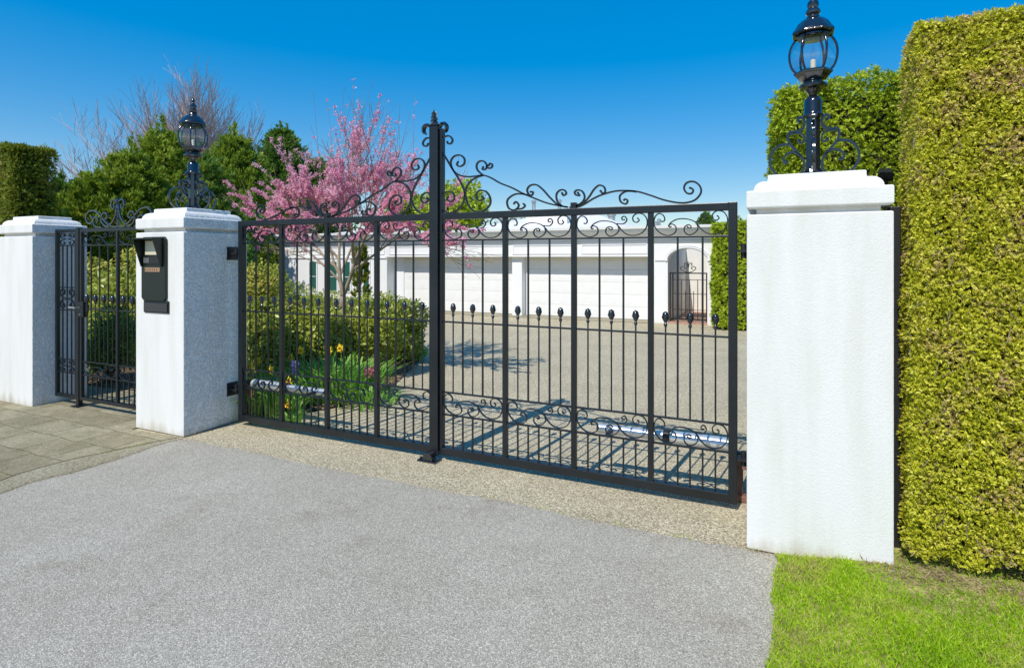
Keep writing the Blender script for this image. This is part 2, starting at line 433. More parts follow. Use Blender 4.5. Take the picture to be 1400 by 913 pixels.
M['strap'] = foliage('strap_leaf', [(.08, .22, .02), (.20, .46, .05), (.38, .64, .12), (.66, .82, .34)], pscale=6, trans=.4, rough=.4)
M['grass'] = foliage('lawn_grass', [(.14, .32, .004), (.25, .46, .006), (.38, .58, .008), (.52, .66, .04), (.62, .58, .15)], patch=((.42, .33, .17), 2.2, .52, .5), pscale=2.2, trans=.35)
M['thatch'] = simple('mossy_thatch', (.30, .27, .09), .95, bump=1, bscale=60, var=.6, vscale=9)
M['blossom'] = foliage('pink_blossom', [(.84, .24, .40), (.94, .42, .57), (.97, .60, .72), (.98, .80, .86)], pscale=2, trans=.5)
M['yellow'] = simple('yellow_petal', (.85, .62, .02), .5)
M['orange'] = simple('orange_trumpet', (.80, .42, .01), .5)
M['purple'] = simple('violet_floret', (.16, .10, .48), .5)
M['pink'] = simple('pink_floret', (.78, .20, .30), .5)
M['litter'] = foliage('dry_litter', [(.18, .11, .06), (.32, .21, .12), (.45, .33, .20), (.55, .43, .28)], pscale=5, trans=.1)

# ---------------------------------------------------------------- ground
def sheet(name, poly, z, mat, **kw):
    mb = MB(); mb.add([(p[0], p[1], z) for p in poly], [tuple(range(len(poly)))])
    o = mb.build(name, mat, recalc=False, origin=(0, 0, 0))
    if o.data.polygons[0].normal.z < 0: o.data.flip_normals()
    return tag(o, kind='structure', **kw)
def terrain():
    mb = MB(); mb.add([(-400, -400, -.03), (400, -400, -.03), (400, 400, -.03), (-400, 400, -.03)], [(0, 1, 2, 3)])
    return tag(mb.build('ground', M['thatch'], recalc=False), kind='structure')
terrain()
sheet('street', [(-120, -90), (120, -90), (120, .25), (3, .25), (3, .1), (-14, .1), (-14, 4), (-120, 4)], -.012, M['asphalt'])
sheet('driveway', [(-8.6, 4.62), (-8.6, 2.5), (-5.26, 2.5), (-.16, 2.2), (.30, 2.6), (.30, 4.6), (1.2, 9), (1.2, 13.6), (-.3, 15.2), (-1.3, 15.7), (-17, 15.7), (-17, 9), (-8.6, 6.5)], -.008, M['aggregate'])
edge = [(249, 599.5), (300, 608.6), (357, 620), (403, 630), (454, 641), (528, 654), (597, 668.6), (665.7, 680), (723, 692), (791, 707), (860, 720), (928.6, 734), (974, 742), (1020, 749), (1062, 757)]
left = [(225, 605), (175, 622), (137, 634), (100, 645), (50, 657), (0, 674)]
E = catmull([gnd(*p) for p in edge], 5); Lf = catmull([gnd(*p) for p in left], 4)
rr = random.Random(4)
E = [Vector((p.x + rr.uniform(-.012, .012), p.y + rr.uniform(-.012, .012), 0)) for p in E]
Lf = [Vector((p.x + rr.uniform(-.01, .01), p.y + rr.uniform(-.01, .01), 0)) for p in Lf]
lr = gnd(1053, 913)
ap = list(reversed(Lf)) + E + [Vector((lr.x + .02, lr.y, 0)), Vector((lr.x - .12, .2, 0)), Vector((lr.x - .5, -6, 0)), Vector((-14, -6, 0)), Vector((-14, Lf[-1].y - 2.2, 0))]
sheet('road', ap, -.003, M['asphalt'])
# kerb band and stone-flag pavement on the left
kj = [gnd(0, 657.5), gnd(35, 645), gnd(100, 627.5), gnd(150, 617), gnd(212, 604), gnd(246, 598)]
mbk = MB()
lo = [Lf[-1] + (Lf[-1] - Lf[-2]).normalized() * 4] + list(reversed(Lf)) + [gnd(249, 599.5)]
d0 = (kj[0] - kj[1]).normalized()
hi = [kj[0] + d0 * 4] + catmull(kj, 5)
poly = lo + list(reversed(hi))
n = len(poly)
mbk.add([(p.x, p.y, .0) for p in poly] , [tuple(range(n))])
ko = mbk.build('kerb', M['kerbstone'], recalc=False)
if ko.data.polygons[0].normal.z < 0: ko.data.flip_normals()
tag(ko, kind='structure')
pv = hi + [Vector((-5.98, 3.66, 0)), Vector((-5.98, 4.55, 0)), Vector((-8.6, 4.55, 0)), Vector((-14, 4.55, 0)), Vector((-14, hi[0].y, 0))]
sheet('pavement', pv, .004, M['paver'])
tag(sheet('garden_path', [(-8.2, 4.55), (-5.98, 4.55), (-5.6, 6.2), (-8.4, 6.2)], .006, M['paver']))
# concrete edging strip in front of the garage
sheet('threshold_strip', [(-13.2, 15.45), (-3.1, 15.45), (-3.1, 16.2), (-13.2, 16.2)], .0, M['kerbstone'])

# garden bed
bed_px = [(338, 575), (352, 570), (395, 566), (440, 560), (490, 550), (520, 540), (545, 520), (562, 505), (575, 490)]
bed = [gnd(*p) for p in bed_px]
bedp = catmull([Vector((-5.2, 4.75, 0))] + bed[1:], 4) + [gnd(577, 480), Vector((-6.75, 9.9, 0)), Vector((-8.0, 11.3, 0)), Vector((-11, 14.5, 0)), Vector((-14, 15.6, 0)), Vector((-20, 15.7, 0)), Vector((-20, 7.5, 0)), Vector((-9, 4.7, 0))]
def in_poly(x, y, poly):
    c = False; j = len(poly) - 1
    for i in range(len(poly)):
        if (poly[i].y > y) != (poly[j].y > y) and x < (poly[j].x - poly[i].x) * (y - poly[i].y) / (poly[j].y - poly[i].y) + poly[i].x: c = not c
        j = i
    return c
sheet('garden_soil', bedp, .012, M['soil'])

# lawn on the right: gently rising sheet, then blades
def lawn_z(x, y):
    t = min(1, max(0, (x + .05) / .7)); t = t * t * (3 - 2 * t)
    return .004 + .07 * t + .008 * math.sin(x * 9 + y * 5) * t
lawn_poly_left = [(-.01, 3.72), gnd(1062, 757), gnd(1058, 830), gnd(1054, 913)]
def lawn_left(y):
    a = gnd(1062, 758); b = gnd(1053, 913)
    t = (y - b.y) / (a.y - b.y)
    return b.x + (a.x - b.x) * t + .006 * math.sin(y * 23) + .01 * math.sin(y * 9)
mb = MB(); nx, ny = 40, 40
for j in range(ny + 1):
    y = .3 + (4.9 - .3) * j / ny
    x0 = lawn_left(y) if y < 3.73 else -.02
    for i in range(nx + 1):
        x = x0 + (5.5 - x0) * (i / nx) ** 1.6
        mb.v.append((x, y, lawn_z(x, y)))
for j in range(ny):
    for i in range(nx):
        a = j * (nx + 1) + i; mb.f.append((a, a + 1, a + nx + 2, a + nx + 1))
tag(mb.build('lawn', M['thatch'], recalc=False), kind='structure')
def grass(nb, y0, y1, x1):
    Y = RS.uniform(y0, y1, nb); X0 = np.array([lawn_left(y) for y in Y]); X = X0 + (x1 - X0) * RS.uniform(0, 1, nb) - .012 * RS.uniform(0, 1, nb) ** 2
    # thin patches near the hedge foot
    nz = np.sin(X * 5.1 + 1.3) * np.sin(Y * 4.3 + X * 2) + .5 * np.sin(X * 13 + Y * 11)
    near = np.clip((Y - 3.15) / .5, 0, 1) * np.clip((X - .35) / .3, 0, 1)
    keep = RS.uniform(0, 1, nb) > np.clip(.25 * (nz > .5) + near * .8, 0, .93)
    inside = (Y > 3.70) & (X > -.16) & (X < .61)
    keep &= ~inside & (Y < 3.95)
    X, Y = X[keep], Y[keep]; n = len(X)
    Z = np.array([lawn_z(x, y) for x, y in zip(X, Y)])
    P = np.stack([X, Y, Z - .003], 1)
    D = unit(np.stack([RS.normal(0, .45, n), RS.normal(0, .45, n), np.ones(n)], 1))
    L = RS.uniform(.018, .045, n) * (1 + .25 * np.sin(X * 7) * np.sin(Y * 6))
    S = unit(np.cross(D, rnd3(n))) * (RS.uniform(.0012, .0024, n))[:, None]
    lean = unit(np.stack([RS.normal(0, 1, n), RS.normal(0, 1, n), -.15 * np.ones(n)], 1)) * (L * .35)[:, None]
    V = np.empty((n, 8, 3)); mid = P + D * (L * .55)[:, None]; tip = P + D * L[:, None] + lean
    V[:, 0] = P - S; V[:, 1] = P + S; V[:, 2] = mid + S * .85; V[:, 3] = mid - S * .85
    V[:, 4] = V[:, 3]; V[:, 5] = V[:, 2]; V[:, 6] = tip + S * .12; V[:, 7] = tip - S * .12
    q = np.arange(n * 8).reshape(-1, 4)
    me = fast_mesh('grass', V.reshape(-1, 3), q)
    o = link('grass', me, M['grass'], None, Vector((0, 0, 0)))
    return tag(o, kind='stuff', label='short bright green lawn grass beside the right pillar', cat='grass')
grass(150000, 1.5, 3.95, 2.6)
# dry litter under the hedge
nl = 5000
X = RS.uniform(.45, 2.6, nl); Y = 3.72 - np.abs(RS.normal(0, .16, nl)) * (1 + .5 * np.sin(X * 9)); Z = np.array([lawn_z(x, y) + .004 for x, y in zip(X, Y)])
D = unit(np.stack([RS.normal(size=nl), RS.normal(size=nl), RS.normal(0, .25, nl) + .1], 1))
tag(leaf_obj('dry_litter', leaf_arrays(np.stack([X, Y, Z], 1), D, RS.uniform(.015, .05, nl), .004), M['litter']), kind='stuff', label='brown dry cedar litter along the hedge foot', cat='litter')

# weeds and grit gathered along the joints
def along(line, n, spread):
    out = []
    for i in range(n):
        k = RS.randint(0, len(line) - 1); t = RS.uniform(); p = line[k].lerp(line[k + 1], t)
        out.append((p.x + RS.normal(0, spread), p.y + RS.normal(0, spread), .004))
    return np.array(out)
kl = catmull(kj, 5)
Pj = np.concatenate([along(E[len(E) // 2:], 700, .018), along(kl, 500, .008)])
Dj = unit(np.stack([RS.normal(0, .5, len(Pj)), RS.normal(0, .5, len(Pj)), np.ones(len(Pj)) * .5], 1))
clump = np.sin(Pj[:, 0] * 9) * np.sin(Pj[:, 0] * 23 + 1) > .25
tag(leaf_obj('joint_weeds', leaf_arrays(Pj[clump], Dj[clump], RS.uniform(.006, .016, clump.sum()), .003), M['grass']), kind='stuff', label='tiny weeds growing in the joints of the paving', cat='weeds')
Pg = np.concatenate([along(Lf, 500, .03), along(E, 900, .05), along([gnd(249, 598), gnd(328, 573)], 200, .03), along([gnd(1021, 749), gnd(1062, 756)], 160, .03)])
Pg = np.concatenate([Pg, np.stack([RS.uniform(-4.5, .1, 260), RS.uniform(1.2, 4.6, 260), np.full(260, .004)], 1)])
Dg = unit(np.stack([RS.normal(size=len(Pg)), RS.normal(size=len(Pg)), RS.uniform(0, .3, len(Pg))], 1))
tag(leaf_obj('grit', leaf_arrays(Pg, Dg, RS.uniform(.004, .013, len(Pg)), .005, fold=.5), M['litter']), kind='stuff', label='fine grit and leaf crumbs lying on the asphalt edges', cat='litter')

# ---------------------------------------------------------------- pillars
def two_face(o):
    # side faces: coarser bump, and a paler colour standing in for fill light
    o.data.materials.append(M['stucco_coarse_lift'])
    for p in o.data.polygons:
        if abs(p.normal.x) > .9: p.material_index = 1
def pillar(x0, x1, y0, y1, label, seed):
    t = thing('gate_pillar', ((x0 + x1) / 2, (y0 + y1) / 2, 0), label, 'pillar', 'white stucco pillars at the gates')
    mb = MB(); mb.square([(0, 0), (0, 2.005), (.004, 2.012), (.052, 2.012), (.052, 2.052)], x0, x1, y0, y1)
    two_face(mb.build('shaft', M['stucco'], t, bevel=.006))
    mb = MB()
    prof = [(.01, 2.046), (0, 2.052), (-.002, 2.06), (-.002, 2.148), (.004, 2.155), (.035, 2.158)]
    for k in range(9):
        a = k / 8 * math.pi / 2
        prof.append((.038 + .066 * (1 - math.cos(a)), 2.158 + .062 * math.sin(a)))
    prof += [(.112, 2.222), (.114, 2.226), (.114, 2.255), (.12, 2.26)]
    mb.square(prof, x0, x1, y0, y1)
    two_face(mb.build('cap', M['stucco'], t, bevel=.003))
    return t
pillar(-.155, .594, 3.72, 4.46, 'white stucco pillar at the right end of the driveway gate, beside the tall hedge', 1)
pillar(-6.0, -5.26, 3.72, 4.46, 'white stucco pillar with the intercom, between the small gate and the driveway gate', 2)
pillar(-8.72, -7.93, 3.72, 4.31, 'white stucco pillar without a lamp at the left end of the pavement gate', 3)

# ---------------------------------------------------------------- lamps
def lamp(loc, rz, label, phase, wide):
    t = thing('pillar_lamp', (0, 0, 0), label, 'lamp', 'black carriage lamps on the pillars')
    o = (0, 0, 0)
    b = MB()
    b.lathe([(.15, 0), (.15, .008), (.10, .02), (.066, .034), (.058, .05)], o, 8, R(22.5))
    b.build('base', M['cast'], t, smooth='auto')
    b = MB(); b.lathe([(.050, .04), (.047, .38), (.052, .385)], o, 8, R(22.5))
    b.lathe([(.062, .383), (.068, .39), (.068, .40), (.062, .407), (.060, .412), (.060, .48), (.055, .497), (.042, .51), (.032, .515)], o, 24)
    b.lathe([(.032, .513), (.028, .522), (.034, .535), (.05, .55), (.06, .563)], o, 20)
    b.build('post', M['cast'], t, smooth='auto')
    b = MB(); b.lathe([(.058, .56), (.088, .566), (.096, .575), (.096, .584), (.088, .592), (.062, .60), (.06, .61)], o, 24)
    b.build('collar', M['cast'], t, smooth='auto')
    b = MB(); b.lathe([(.058, .606), (.082, .615), (.118, .655), (.128, .662), (.128, .672), (.112, .676)], o, 6, phase)
    b.build('cage_base', M['cast'], t, smooth='auto')
    gp = [(.112, .677), (.132, .70), (.147, .735), (.153, .775), (.150, .815), (.135, .855), (.108, .89)]
    b = MB(); b.lathe([(catp.x, catp.z) for catp in catmull([(r, 0, z) for r, z in gp], 3)], o, 6, phase, cap=False)
    g = b.build('glass_globe', M['glass'], t, smooth='auto')
    for k in range(6):
        an = phase + k * math.pi / 3
        pts = catmull([((r + .003) * math.cos(an), (r + .003) * math.sin(an), z) for r, z in gp], 3)
        b = MB(); b.tube(pts, .0085, 6); b.build('rib', M['cast'], t, smooth=True)
    b = MB(); b.lathe([(.04, .668), (.04, .685), (.018, .69), (.018, .745), (.012, .75)], o, 16)
    b.build('candle_tube', M['filament'], t, smooth='auto')
    b = MB(); b.lathe([(.008, .749), (.018, .765), (.021, .78), (.016, .80), (.006, .825), (.001, .84)], o, 16)
    b.build('bulb', M['glass'], t, smooth=True)
    b = MB(); b.lathe([(.10, .882), (.112, .888), (.112, .897), (.10, .905)], o, 24)
    b.lathe([(.10, .90), (.143, .905), (.147, .912), (.143, .925), (.125, .945), (.105, .975), (.075, 1.0), (.05, 1.01), (.045, 1.018)], o, 8, R(22.5))
    b.build('roof', M['cast'], t, smooth='auto')
    b = MB(); b.lathe([(.045, 1.015), (.038, 1.03), (.048, 1.04), (.05, 1.055), (.042, 1.068), (.034, 1.075), (.040, 1.095), (.036, 1.115), (.022, 1.128), (.013, 1.14), (.011, 1.148), (.020, 1.158), (.020, 1.168), (.012, 1.182), (.003, 1.20)], o, 20)
    b.build('finial', M['cast'], t, smooth='auto')
    u = 755.0
    def q(p): return Vector(((p[0] - 405) / u, (828 - p[1]) / u))
    P1 = [(472, 556), (482, 545), (472, 533), (455, 540), (447, 560), (457, 588), (490, 600), (520, 602), (530, 622), (522, 655), (485, 698), (453, 738), (450, 780), (480, 814), (530, 824), (585, 803), (618, 760), (620, 712), (590, 672), (548, 658), (524, 661)]
    P2 = [(462, 722), (498, 699), (538, 708), (553, 732), (542, 750), (528, 742)]
    P3 = [(526, 612), (500, 607), (465, 611), (447, 632), (452, 654), (472, 655), (478, 642)]
    for k in range(4):
        an = k * math.pi / 2
        def fr(v): return (v[0] * math.cos(an) - v[1] * math.sin(an), v[0] * math.sin(an) + v[1] * math.cos(an), v[2])
        b = MB()
        for P, th in ((P1, .017), (P2, .015), (P3, .013)):
            b.ribbon(catmull([q(p) for p in P], 5), 0, th, .018, fr)
        for p in ((472, 552), (538, 742), (474, 646)):
            c = q(p); w = fr((c.x, 0, c.y)); b.lathe([(.002, -.011), (.010, -.006), (.012, 0), (.010, .006), (.002, .011)], w, 8)
        b.build('scroll_bracket', M['cast'], t, smooth='auto', bevel=.003)
    place(t, loc, rz, (wide, wide, 1))
    return t
lamp((.22, 4.09, 2.26), R(-2), 'large black carriage lamp on the right pillar, standing against the hedges', R(2), .87)
lamp((-5.63, 4.09, 2.26), 0, 'black carriage lamp on the intercom pillar, standing against the conifers', R(14), .93)

# ---------------------------------------------------------------- ironwork
UP = [[(868, 262), (882, 262), (889, 243), (875, 218), (845, 209), (820, 235), (816, 285), (845, 330), (890, 356), (930, 356), (962, 335), (964, 302), (942, 282), (918, 288), (920, 302), (930, 300)],
      [(916, 292), (932, 270), (975, 250), (1030, 249), (1080, 264), (1108, 288), (1130, 318), (1165, 345), (1210, 354), (1260, 340), (1293, 300), (1298, 250), (1275, 212), (1235, 202), (1206, 222), (1207, 252), (1228, 264), (1246, 250), (1236, 236)],
      [(1042, 303), (1058, 312), (1065, 300), (1048, 289), (1024, 302), (1021, 332), (1047, 356), (1082, 348), (1109, 320), (1106, 288)],
      [(1100, 270), (1140, 272), (1164, 246), (1150, 220), (1131, 227), (1133, 243), (1147, 243)]]
UPN = [[((x - 812) / 493, (360 - y) / 157) for x, y in P] for P in UP]
def frieze(b, xa, xb, za, zb, y, th, w, n=5, mirror=False):
    """scroll panel between xa..xb (xa is the side the pattern starts from)"""
    for P in UPN:
        pts = [(xa + (xb - xa) * u, za + (zb - za) * v) for u, v in P]
        b.ribbon([tuple(p) for p in catmull(pts, n)], y, th, w)
        for e in (pts[0], pts[-1]):
            b.lathe([(.001, -.006), (.006, -.003), (.007, 0), (.006, .003), (.001, .006)], (e[0], y, e[1]), 6)
# crest scrolls traced on the right leaf, in gate-plane metres relative to the centre line
GY = 4.27; CX = -2.69
def z7(p): return onY(540 + p[0] / 5.706, 140 + p[1] / 5.706, GY)
def z1(p): return onY(700 + p[0] / 4.375, 240 + p[1] / 4.375, GY)
def z5(p): return onY(580 + p[0] / 2.946, 130 + p[1] / 2.946, GY)
crest = [
 [z7(p) for p in [(408, 308), (416, 324), (440, 320), (449, 292), (425, 264), (388, 270), (362, 300), (359, 340), (376, 395), (410, 455), (455, 530), (505, 610), (538, 680), (545, 740), (522, 800), (480, 845), (430, 863), (385, 848), (356, 805), (357, 752), (385, 708), (430, 696), (461, 722), (460, 760), (432, 776), (408, 758), (416, 738)]],
 [z7(p) for p in [(492, 465), (484, 488), (508, 501), (539, 482), (542, 442), (512, 414), (466, 420), (438, 455), (440, 500), (467, 545), (510, 571), (570, 581), (630, 577), (690, 570), (750, 590), (820, 630)]] + [z1(p) for p in [(0, 74), (60, 105), (130, 135), (220, 168), (335, 190)]],
 [z7(p) for p in [(688, 505), (684, 524), (706, 522), (717, 492), (692, 460), (655, 464), (637, 495), (647, 532), (688, 570)]],
 [z7(p) for p in [(716, 490), (727, 514), (753, 510), (760, 487), (742, 478), (733, 492)]],
 [z7(p) for p in [(690, 570), (630, 590), (580, 628), (551, 690), (556, 760), (590, 825), (640, 855), (700, 843), (740, 800), (744, 750), (715, 700), (665, 688), (636, 715), (640, 755), (668, 768), (692, 750), (680, 736)]],
 [z1(p) for p in [(112, 98), (126, 100), (120, 118), (102, 114), (91, 88), (107, 62), (145, 56), (185, 85), (230, 135), (280, 178), (335, 190)]],
 [z5(p) for p in [(415, 402), (370, 399), (336, 422), (340, 455), (365, 463), (381, 446), (370, 430), (360, 440)]],
 [z5(p) for p in [(372, 460), (395, 457), (406, 446), (398, 437)]],
 [z1(p) for p in [(300, 106), (308, 120), (325, 108), (313, 88), (285, 90), (266, 115), (272, 155), (300, 183), (335, 190)]],
 [z1(p) for p in [(394, 104), (404, 120), (384, 117), (375, 102), (390, 88), (420, 95), (435, 130), (415, 165), (365, 191)]],
 [z1(p) for p in [(530, 93), (543, 108), (558, 96), (550, 68), (520, 60), (490, 85), (460, 130), (425, 166), (365, 191)]],
 [z1(p) for p in [(345, 191), (400, 187), (440, 168), (485, 140), (540, 115), (620, 94), (700, 92), (760, 99), (830, 120), (910, 147), (990, 163), (1050, 162), (1100, 143), (1131, 100), (1121, 60), (1085, 37), (1045, 45), (1029, 75), (1045, 105), (1074, 108), (1084, 86), (1066, 75)]],
 [z1(p) for p in [(740, 97), (685, 95), (647, 120), (650, 156), (680, 171), (692, 151), (677, 142), (667, 152)]],
]
crest = [[(p.x - CX, p.z) for p in c] for c in crest]

HX_R, HX_L = -.238, -5.137
def gate_leaf(sg, xh, label):
    """sg=+1: right leaf (centre -> right hinge), -1: left leaf"""
    t = thing('driveway_gate', (xh, GY, 0), label, 'gate', 'leaves of the black iron driveway gate')
    x0 = CX + sg * .062                      # meeting side
    W = abs(xh - x0)
    def X(s): return x0 + sg * s
    def bx(b, s0, s1, y0, y1, z0, z1):
        a, c = sorted((X(s0), X(s1))); b.box(a, c, y0, y1, z0, z1)
    hw = .028
    ps = [W * k / 4 for k in range(5)]
    b = MB(); bx(b, 0, W - .056, GY - hw, GY + hw, 2.085, 2.14); b.build('top_rail', M['iron'], t, bevel=.004)
    b = MB(); bx(b, 0, W - .056, GY - hw, GY + hw, .042, .105); b.build('bottom_rail', M['iron'], t, bevel=.004)
    b = MB(); bx(b, W - .058, W, GY - hw - .001, GY + hw + .001, .04, 2.142); b.build('hinge_stile', M['iron'], t, bevel=.004)
    b = MB(); bx(b, -.028 if sg > 0 else -.02, -.002, GY - .022, GY + .03, .06, 2.88 if sg > 0 else 2.1); b.build('meeting_stile', M['iron'], t, bevel=.003)
    for z in (1.905, 1.196, .583, .388):
        b = MB(); bx(b, 0, W - .058, GY - .009, GY + .009, z - .007, z + .007); b.build('cross_bar', M['iron'], t, bevel=.002)
    edges = []
    for k in range(4):
        a = ps[k] + (.02 if k else .0); c = ps[k + 1] - (.02 if k < 3 else .058)
        edges.append((a, c))
        if k:
            b = MB(); bx(b, ps[k] - .02, ps[k] + .02, GY - .0205, GY + .0205, .10, 2.09); b.build('panel_post', M['iron'], t, bevel=.003)
    for a, c in edges:
        for (za, zb) in ((1.914, 2.084), (.396, .576)):
            b = MB(); frieze(b, X(a), X(c), za, zb, GY, .0075, .016); b.build('scroll_panel', M['iron'], t, smooth='auto')
        for i in (1, 2):
            s = a + (c - a) * i / 3
            b = MB(); bx(b, s - .0065, s + .0065, GY - .0065, GY + .0065, .583, 1.905); b.build('bar', M['iron'], t)
        for i in range(3):
            s = a + (c - a) * (i + .5) / 3
            b = MB(); b.tube([(X(s), GY, .583), (X(s), GY, 1.262)], .0062, 8); sb = b.build('spear_bar', M['iron'], t, smooth='auto')
            b = MB(); c0 = (X(s), GY, 0)
            b.lathe([(.007, 1.245), (.0125, 1.252), (.0125, 1.268), (.008, 1.275), (.011, 1.283), (.020, 1.300), (.0235, 1.320), (.0215, 1.338), (.014, 1.352), (.004, 1.36)], c0, 12)
            for kk in range(6):
                an = kk * math.pi / 3
                b.tube([(X(s) + .009 * math.cos(an), GY + .009 * math.sin(an), 1.282), (X(s) + .0235 * math.cos(an), GY + .0235 * math.sin(an), 1.315), (X(s) + .016 * math.cos(an), GY + .016 * math.sin(an), 1.352)], [.003, .005, .003], 5)
            b.build('finial', M['cast'], sb, smooth='auto')
        for i in range(1, 6):
            s = a + (c - a) * i / 6
            b = MB(); bx(b, s - .006, s + .006, GY - .006, GY + .006, .10, .388); b.build('baluster', M['iron'], t)
    b = MB()
    for P in crest:
        b.ribbon([(CX + sg * p.x, p.y) for p in catmull(P, 7)], GY, .0125, .018)
        for e in (P[0], P[-1]):
            if e[1] > 2.2: b.lathe([(.001, -.009), (.009, -.005), (.0105, 0), (.009, .005), (.001, .009)], (CX + sg * e[0], GY, e[1]), 8)
    xc = X(W / 2)
    b.box(xc - .022, xc + .022, GY - .024, GY + .024, 2.135, 2.185)
    b.build('crest_scrolls', M['iron'], t, smooth='auto', bevel=0)
    # hinges toward the pillar
    for z in (1.80, .36) if True else ():
        b = MB(); a, c = (xh, -.155) if sg > 0 else (-5.26, xh)
        b.box(a - .0, c + .0, GY - .045, GY + .045, z - .008, z + .008)
        b.tube([((a + c) / 2, GY, z - .05), ((a + c) / 2, GY, z + .05)], .020, 12)
        w = c - .008 if sg > 0 else a
        b.box(w, w + .008, GY - .065, GY + .065, z - .07, z + .07)
        b.build('hinge', M['rubber'], t, smooth='auto', bevel=.002)
    return t
gr = gate_leaf(1, HX_R, 'right leaf of the black iron driveway gate, hung on the pillar by the hedge')
gl = gate_leaf(-1, HX_L, 'left leaf of the black iron driveway gate, with the tall leaf-topped centre post')
# centre post carried by the left leaf
b = MB(); b.box(CX - .060, CX + .028, GY - .045, GY + .03, .03, 2.905); b.build('centre_post', M['iron'], gl, bevel=.004)
b = MB(); b.box(CX - .066, CX + .034, GY - .051, GY + .036, 2.905, 2.918); b.build('post_cap', M['iron'], gl, bevel=.003)
def leafy(b, base, dirx, n, L, W):
    for i in range(n):
        a = (i / (n - 1) - .5) * 2.2
        p0 = Vector(base); d = Vector((math.sin(a), .25 * math.cos(i * 2.1), math.cos(a))).normalized()
        pts = [p0 + d * L * k / 4 + Vector((0, 0, -.012 * (k / 4) ** 2)) for k in range(5)]
        b.tube(pts, [W * .5, W, W * .9, W * .5, W * .1], 5)
b = MB(); px_, pz = CX - .03, 2.918
for (zz, L, n_) in ((0, .06, 5), (.035, .055, 5), (.07, .045, 5), (.10, .04, 3)):
    leafy(b, (px_, GY - .01, pz + zz), 0, n_, L, .014)
b.tube([(px_, GY - .01, pz), (px_, GY - .01, pz + .09), (px_, GY - .01, pz + .14)], [.014, .009, .002], 8)
b.build('leaf_finial', M['cast'], gl, smooth='auto')
for s_, base in ((-1, CX - .062), (1, CX + .03)):
    b = MB()
    pts = catmull([(base, GY - .01, 2.90), (base + s_ * .02, GY - .012, 2.925), (base + s_ * .05, GY - .015, 2.925), (base + s_ * .072, GY - .015, 2.90), (base + s_ * .068, GY - .015, 2.865), (base + s_ * .05, GY - .015, 2.85)], 4)
    for off in (-.016, 0, .016):
        b.tube([p + Vector((0, off, -abs(off) * .3)) for p in pts], [.006 + .006 * math.sin(math.pi * i / (len(pts) - 1)) for i in range(len(pts))], 6)
    b.build('acanthus_leaf', M['cast'], gl, smooth='auto')
# ground stop
t = thing('gate_stop', (CX - .04, GY - .07, 0), 'small black domed gate stop bolted to the ground under the centre post', 'gate stop')
b = MB(); b.box(CX - .13, CX + .06, GY - .13, GY - .02, -.008, .006); b.build('base_plate', M['cast'], t, bevel=.002)
b = MB()
hump = [(CX - .085, .004)] + [(CX - .035 - .05 * math.cos(a), .012 + .062 * math.sin(a)) for a in [math.pi * k / 10 for k in range(11)]] + [(CX + .015, .004)]
b.prism(hump, GY - .115, GY - .047); b.build('stop_block', M['cast'], t, bevel=.004)
for dx in (-.115, .04):
    b = MB(); b.lathe([(.016, .004), (.016, .014), (.010, .020), (.001, .022)], (CX + dx, GY - .08, 0), 10); b.build('bolt', M['cast'], t, smooth='auto')

# swing-gate rams
def ram(x_out, x_in, label, sg):
    y = GY + .19; z = .385
    t = thing('gate_opener', (x_out, y, z), label, 'gate opener', 'aluminium gate opener rams')
    d = 1 if x_in > x_out else -1
    L = abs(x_in - x_out)
    def seg(a, c, r, n=24): return MB().tube([(x_out + d * a, y - .0 * a, z), (x_out + d * c, y, z)], r * 1.15, n)
    seg(.10, L * .52, .043).build('motor_housing', M['chrome'], t, smooth='auto', bevel=.004)
    seg(L * .52, L, .032).build('piston_housing', M['chrome'], t, smooth='auto', bevel=.004)
    seg(L - .03, L + .01, .024).build('end_cap', M['rubber'], t, smooth='auto')
    b = seg(L * .5, L * .545, .047); b.build('clamp_ring', M['rubber'], t, smooth='auto')
    b = MB(); b.box(x_out + d * L * .9 - .015, x_out + d * L * .9 + .015, GY + .03, y - .02, z - .012, z + .012); b.build('front_bracket', M['rubber'], t, bevel=.002)
    b = MB(); a, c = sorted((x_out, x_out + d * .12)); b.box(a, c, y - .03, y + .03, z - .06, z - .045); b.box(x_out - .004, x_out + .004, y - .05, y + .05, z - .14, z + .03); b.build('wall_bracket', M['rubber'], t, bevel=.002)
    b = MB(); b.box(a + .03, a + .07, y - .02, y + .02, .0, z - .06); b.box(a + .015, c - .02, y - .03, y + .03, z - .16, z - .061); b.box(a + .01, c - .01, y - .05, y + .05, -.003, .04); b.build('support_leg', M['rust'], t, bevel=.003)
    return t
ram(-.16, -1.29, 'silver gate opener ram behind the right leaf, fixed to the pillar by the hedge', 1)
ram(-5.255, -4.14, 'silver gate opener ram behind the left leaf, fixed to the intercom pillar', -1)

# ---------------------------------------------------------------- pavement gate (pedestrian)
PY = 3.97
def small_panel(t, xa, xb, mid, bars, mats=M['iron']):
    b = MB(); b.box(xa, xb, PY - .018, PY + .018, 2.055, 2.095); b.build('top_rail', M['iron'], t, bevel=.003)
    b = MB(); b.box(xa, xb, PY - .018, PY + .018, .085, .125); b.build('bottom_rail', M['iron'], t, bevel=.003)
    for x in (xa, xb - .036):
        b = MB(); b.box(x, x + .036, PY - .0185, PY + .0185, .083, 2.097); b.build('stile', M['iron'], t, bevel=.003)
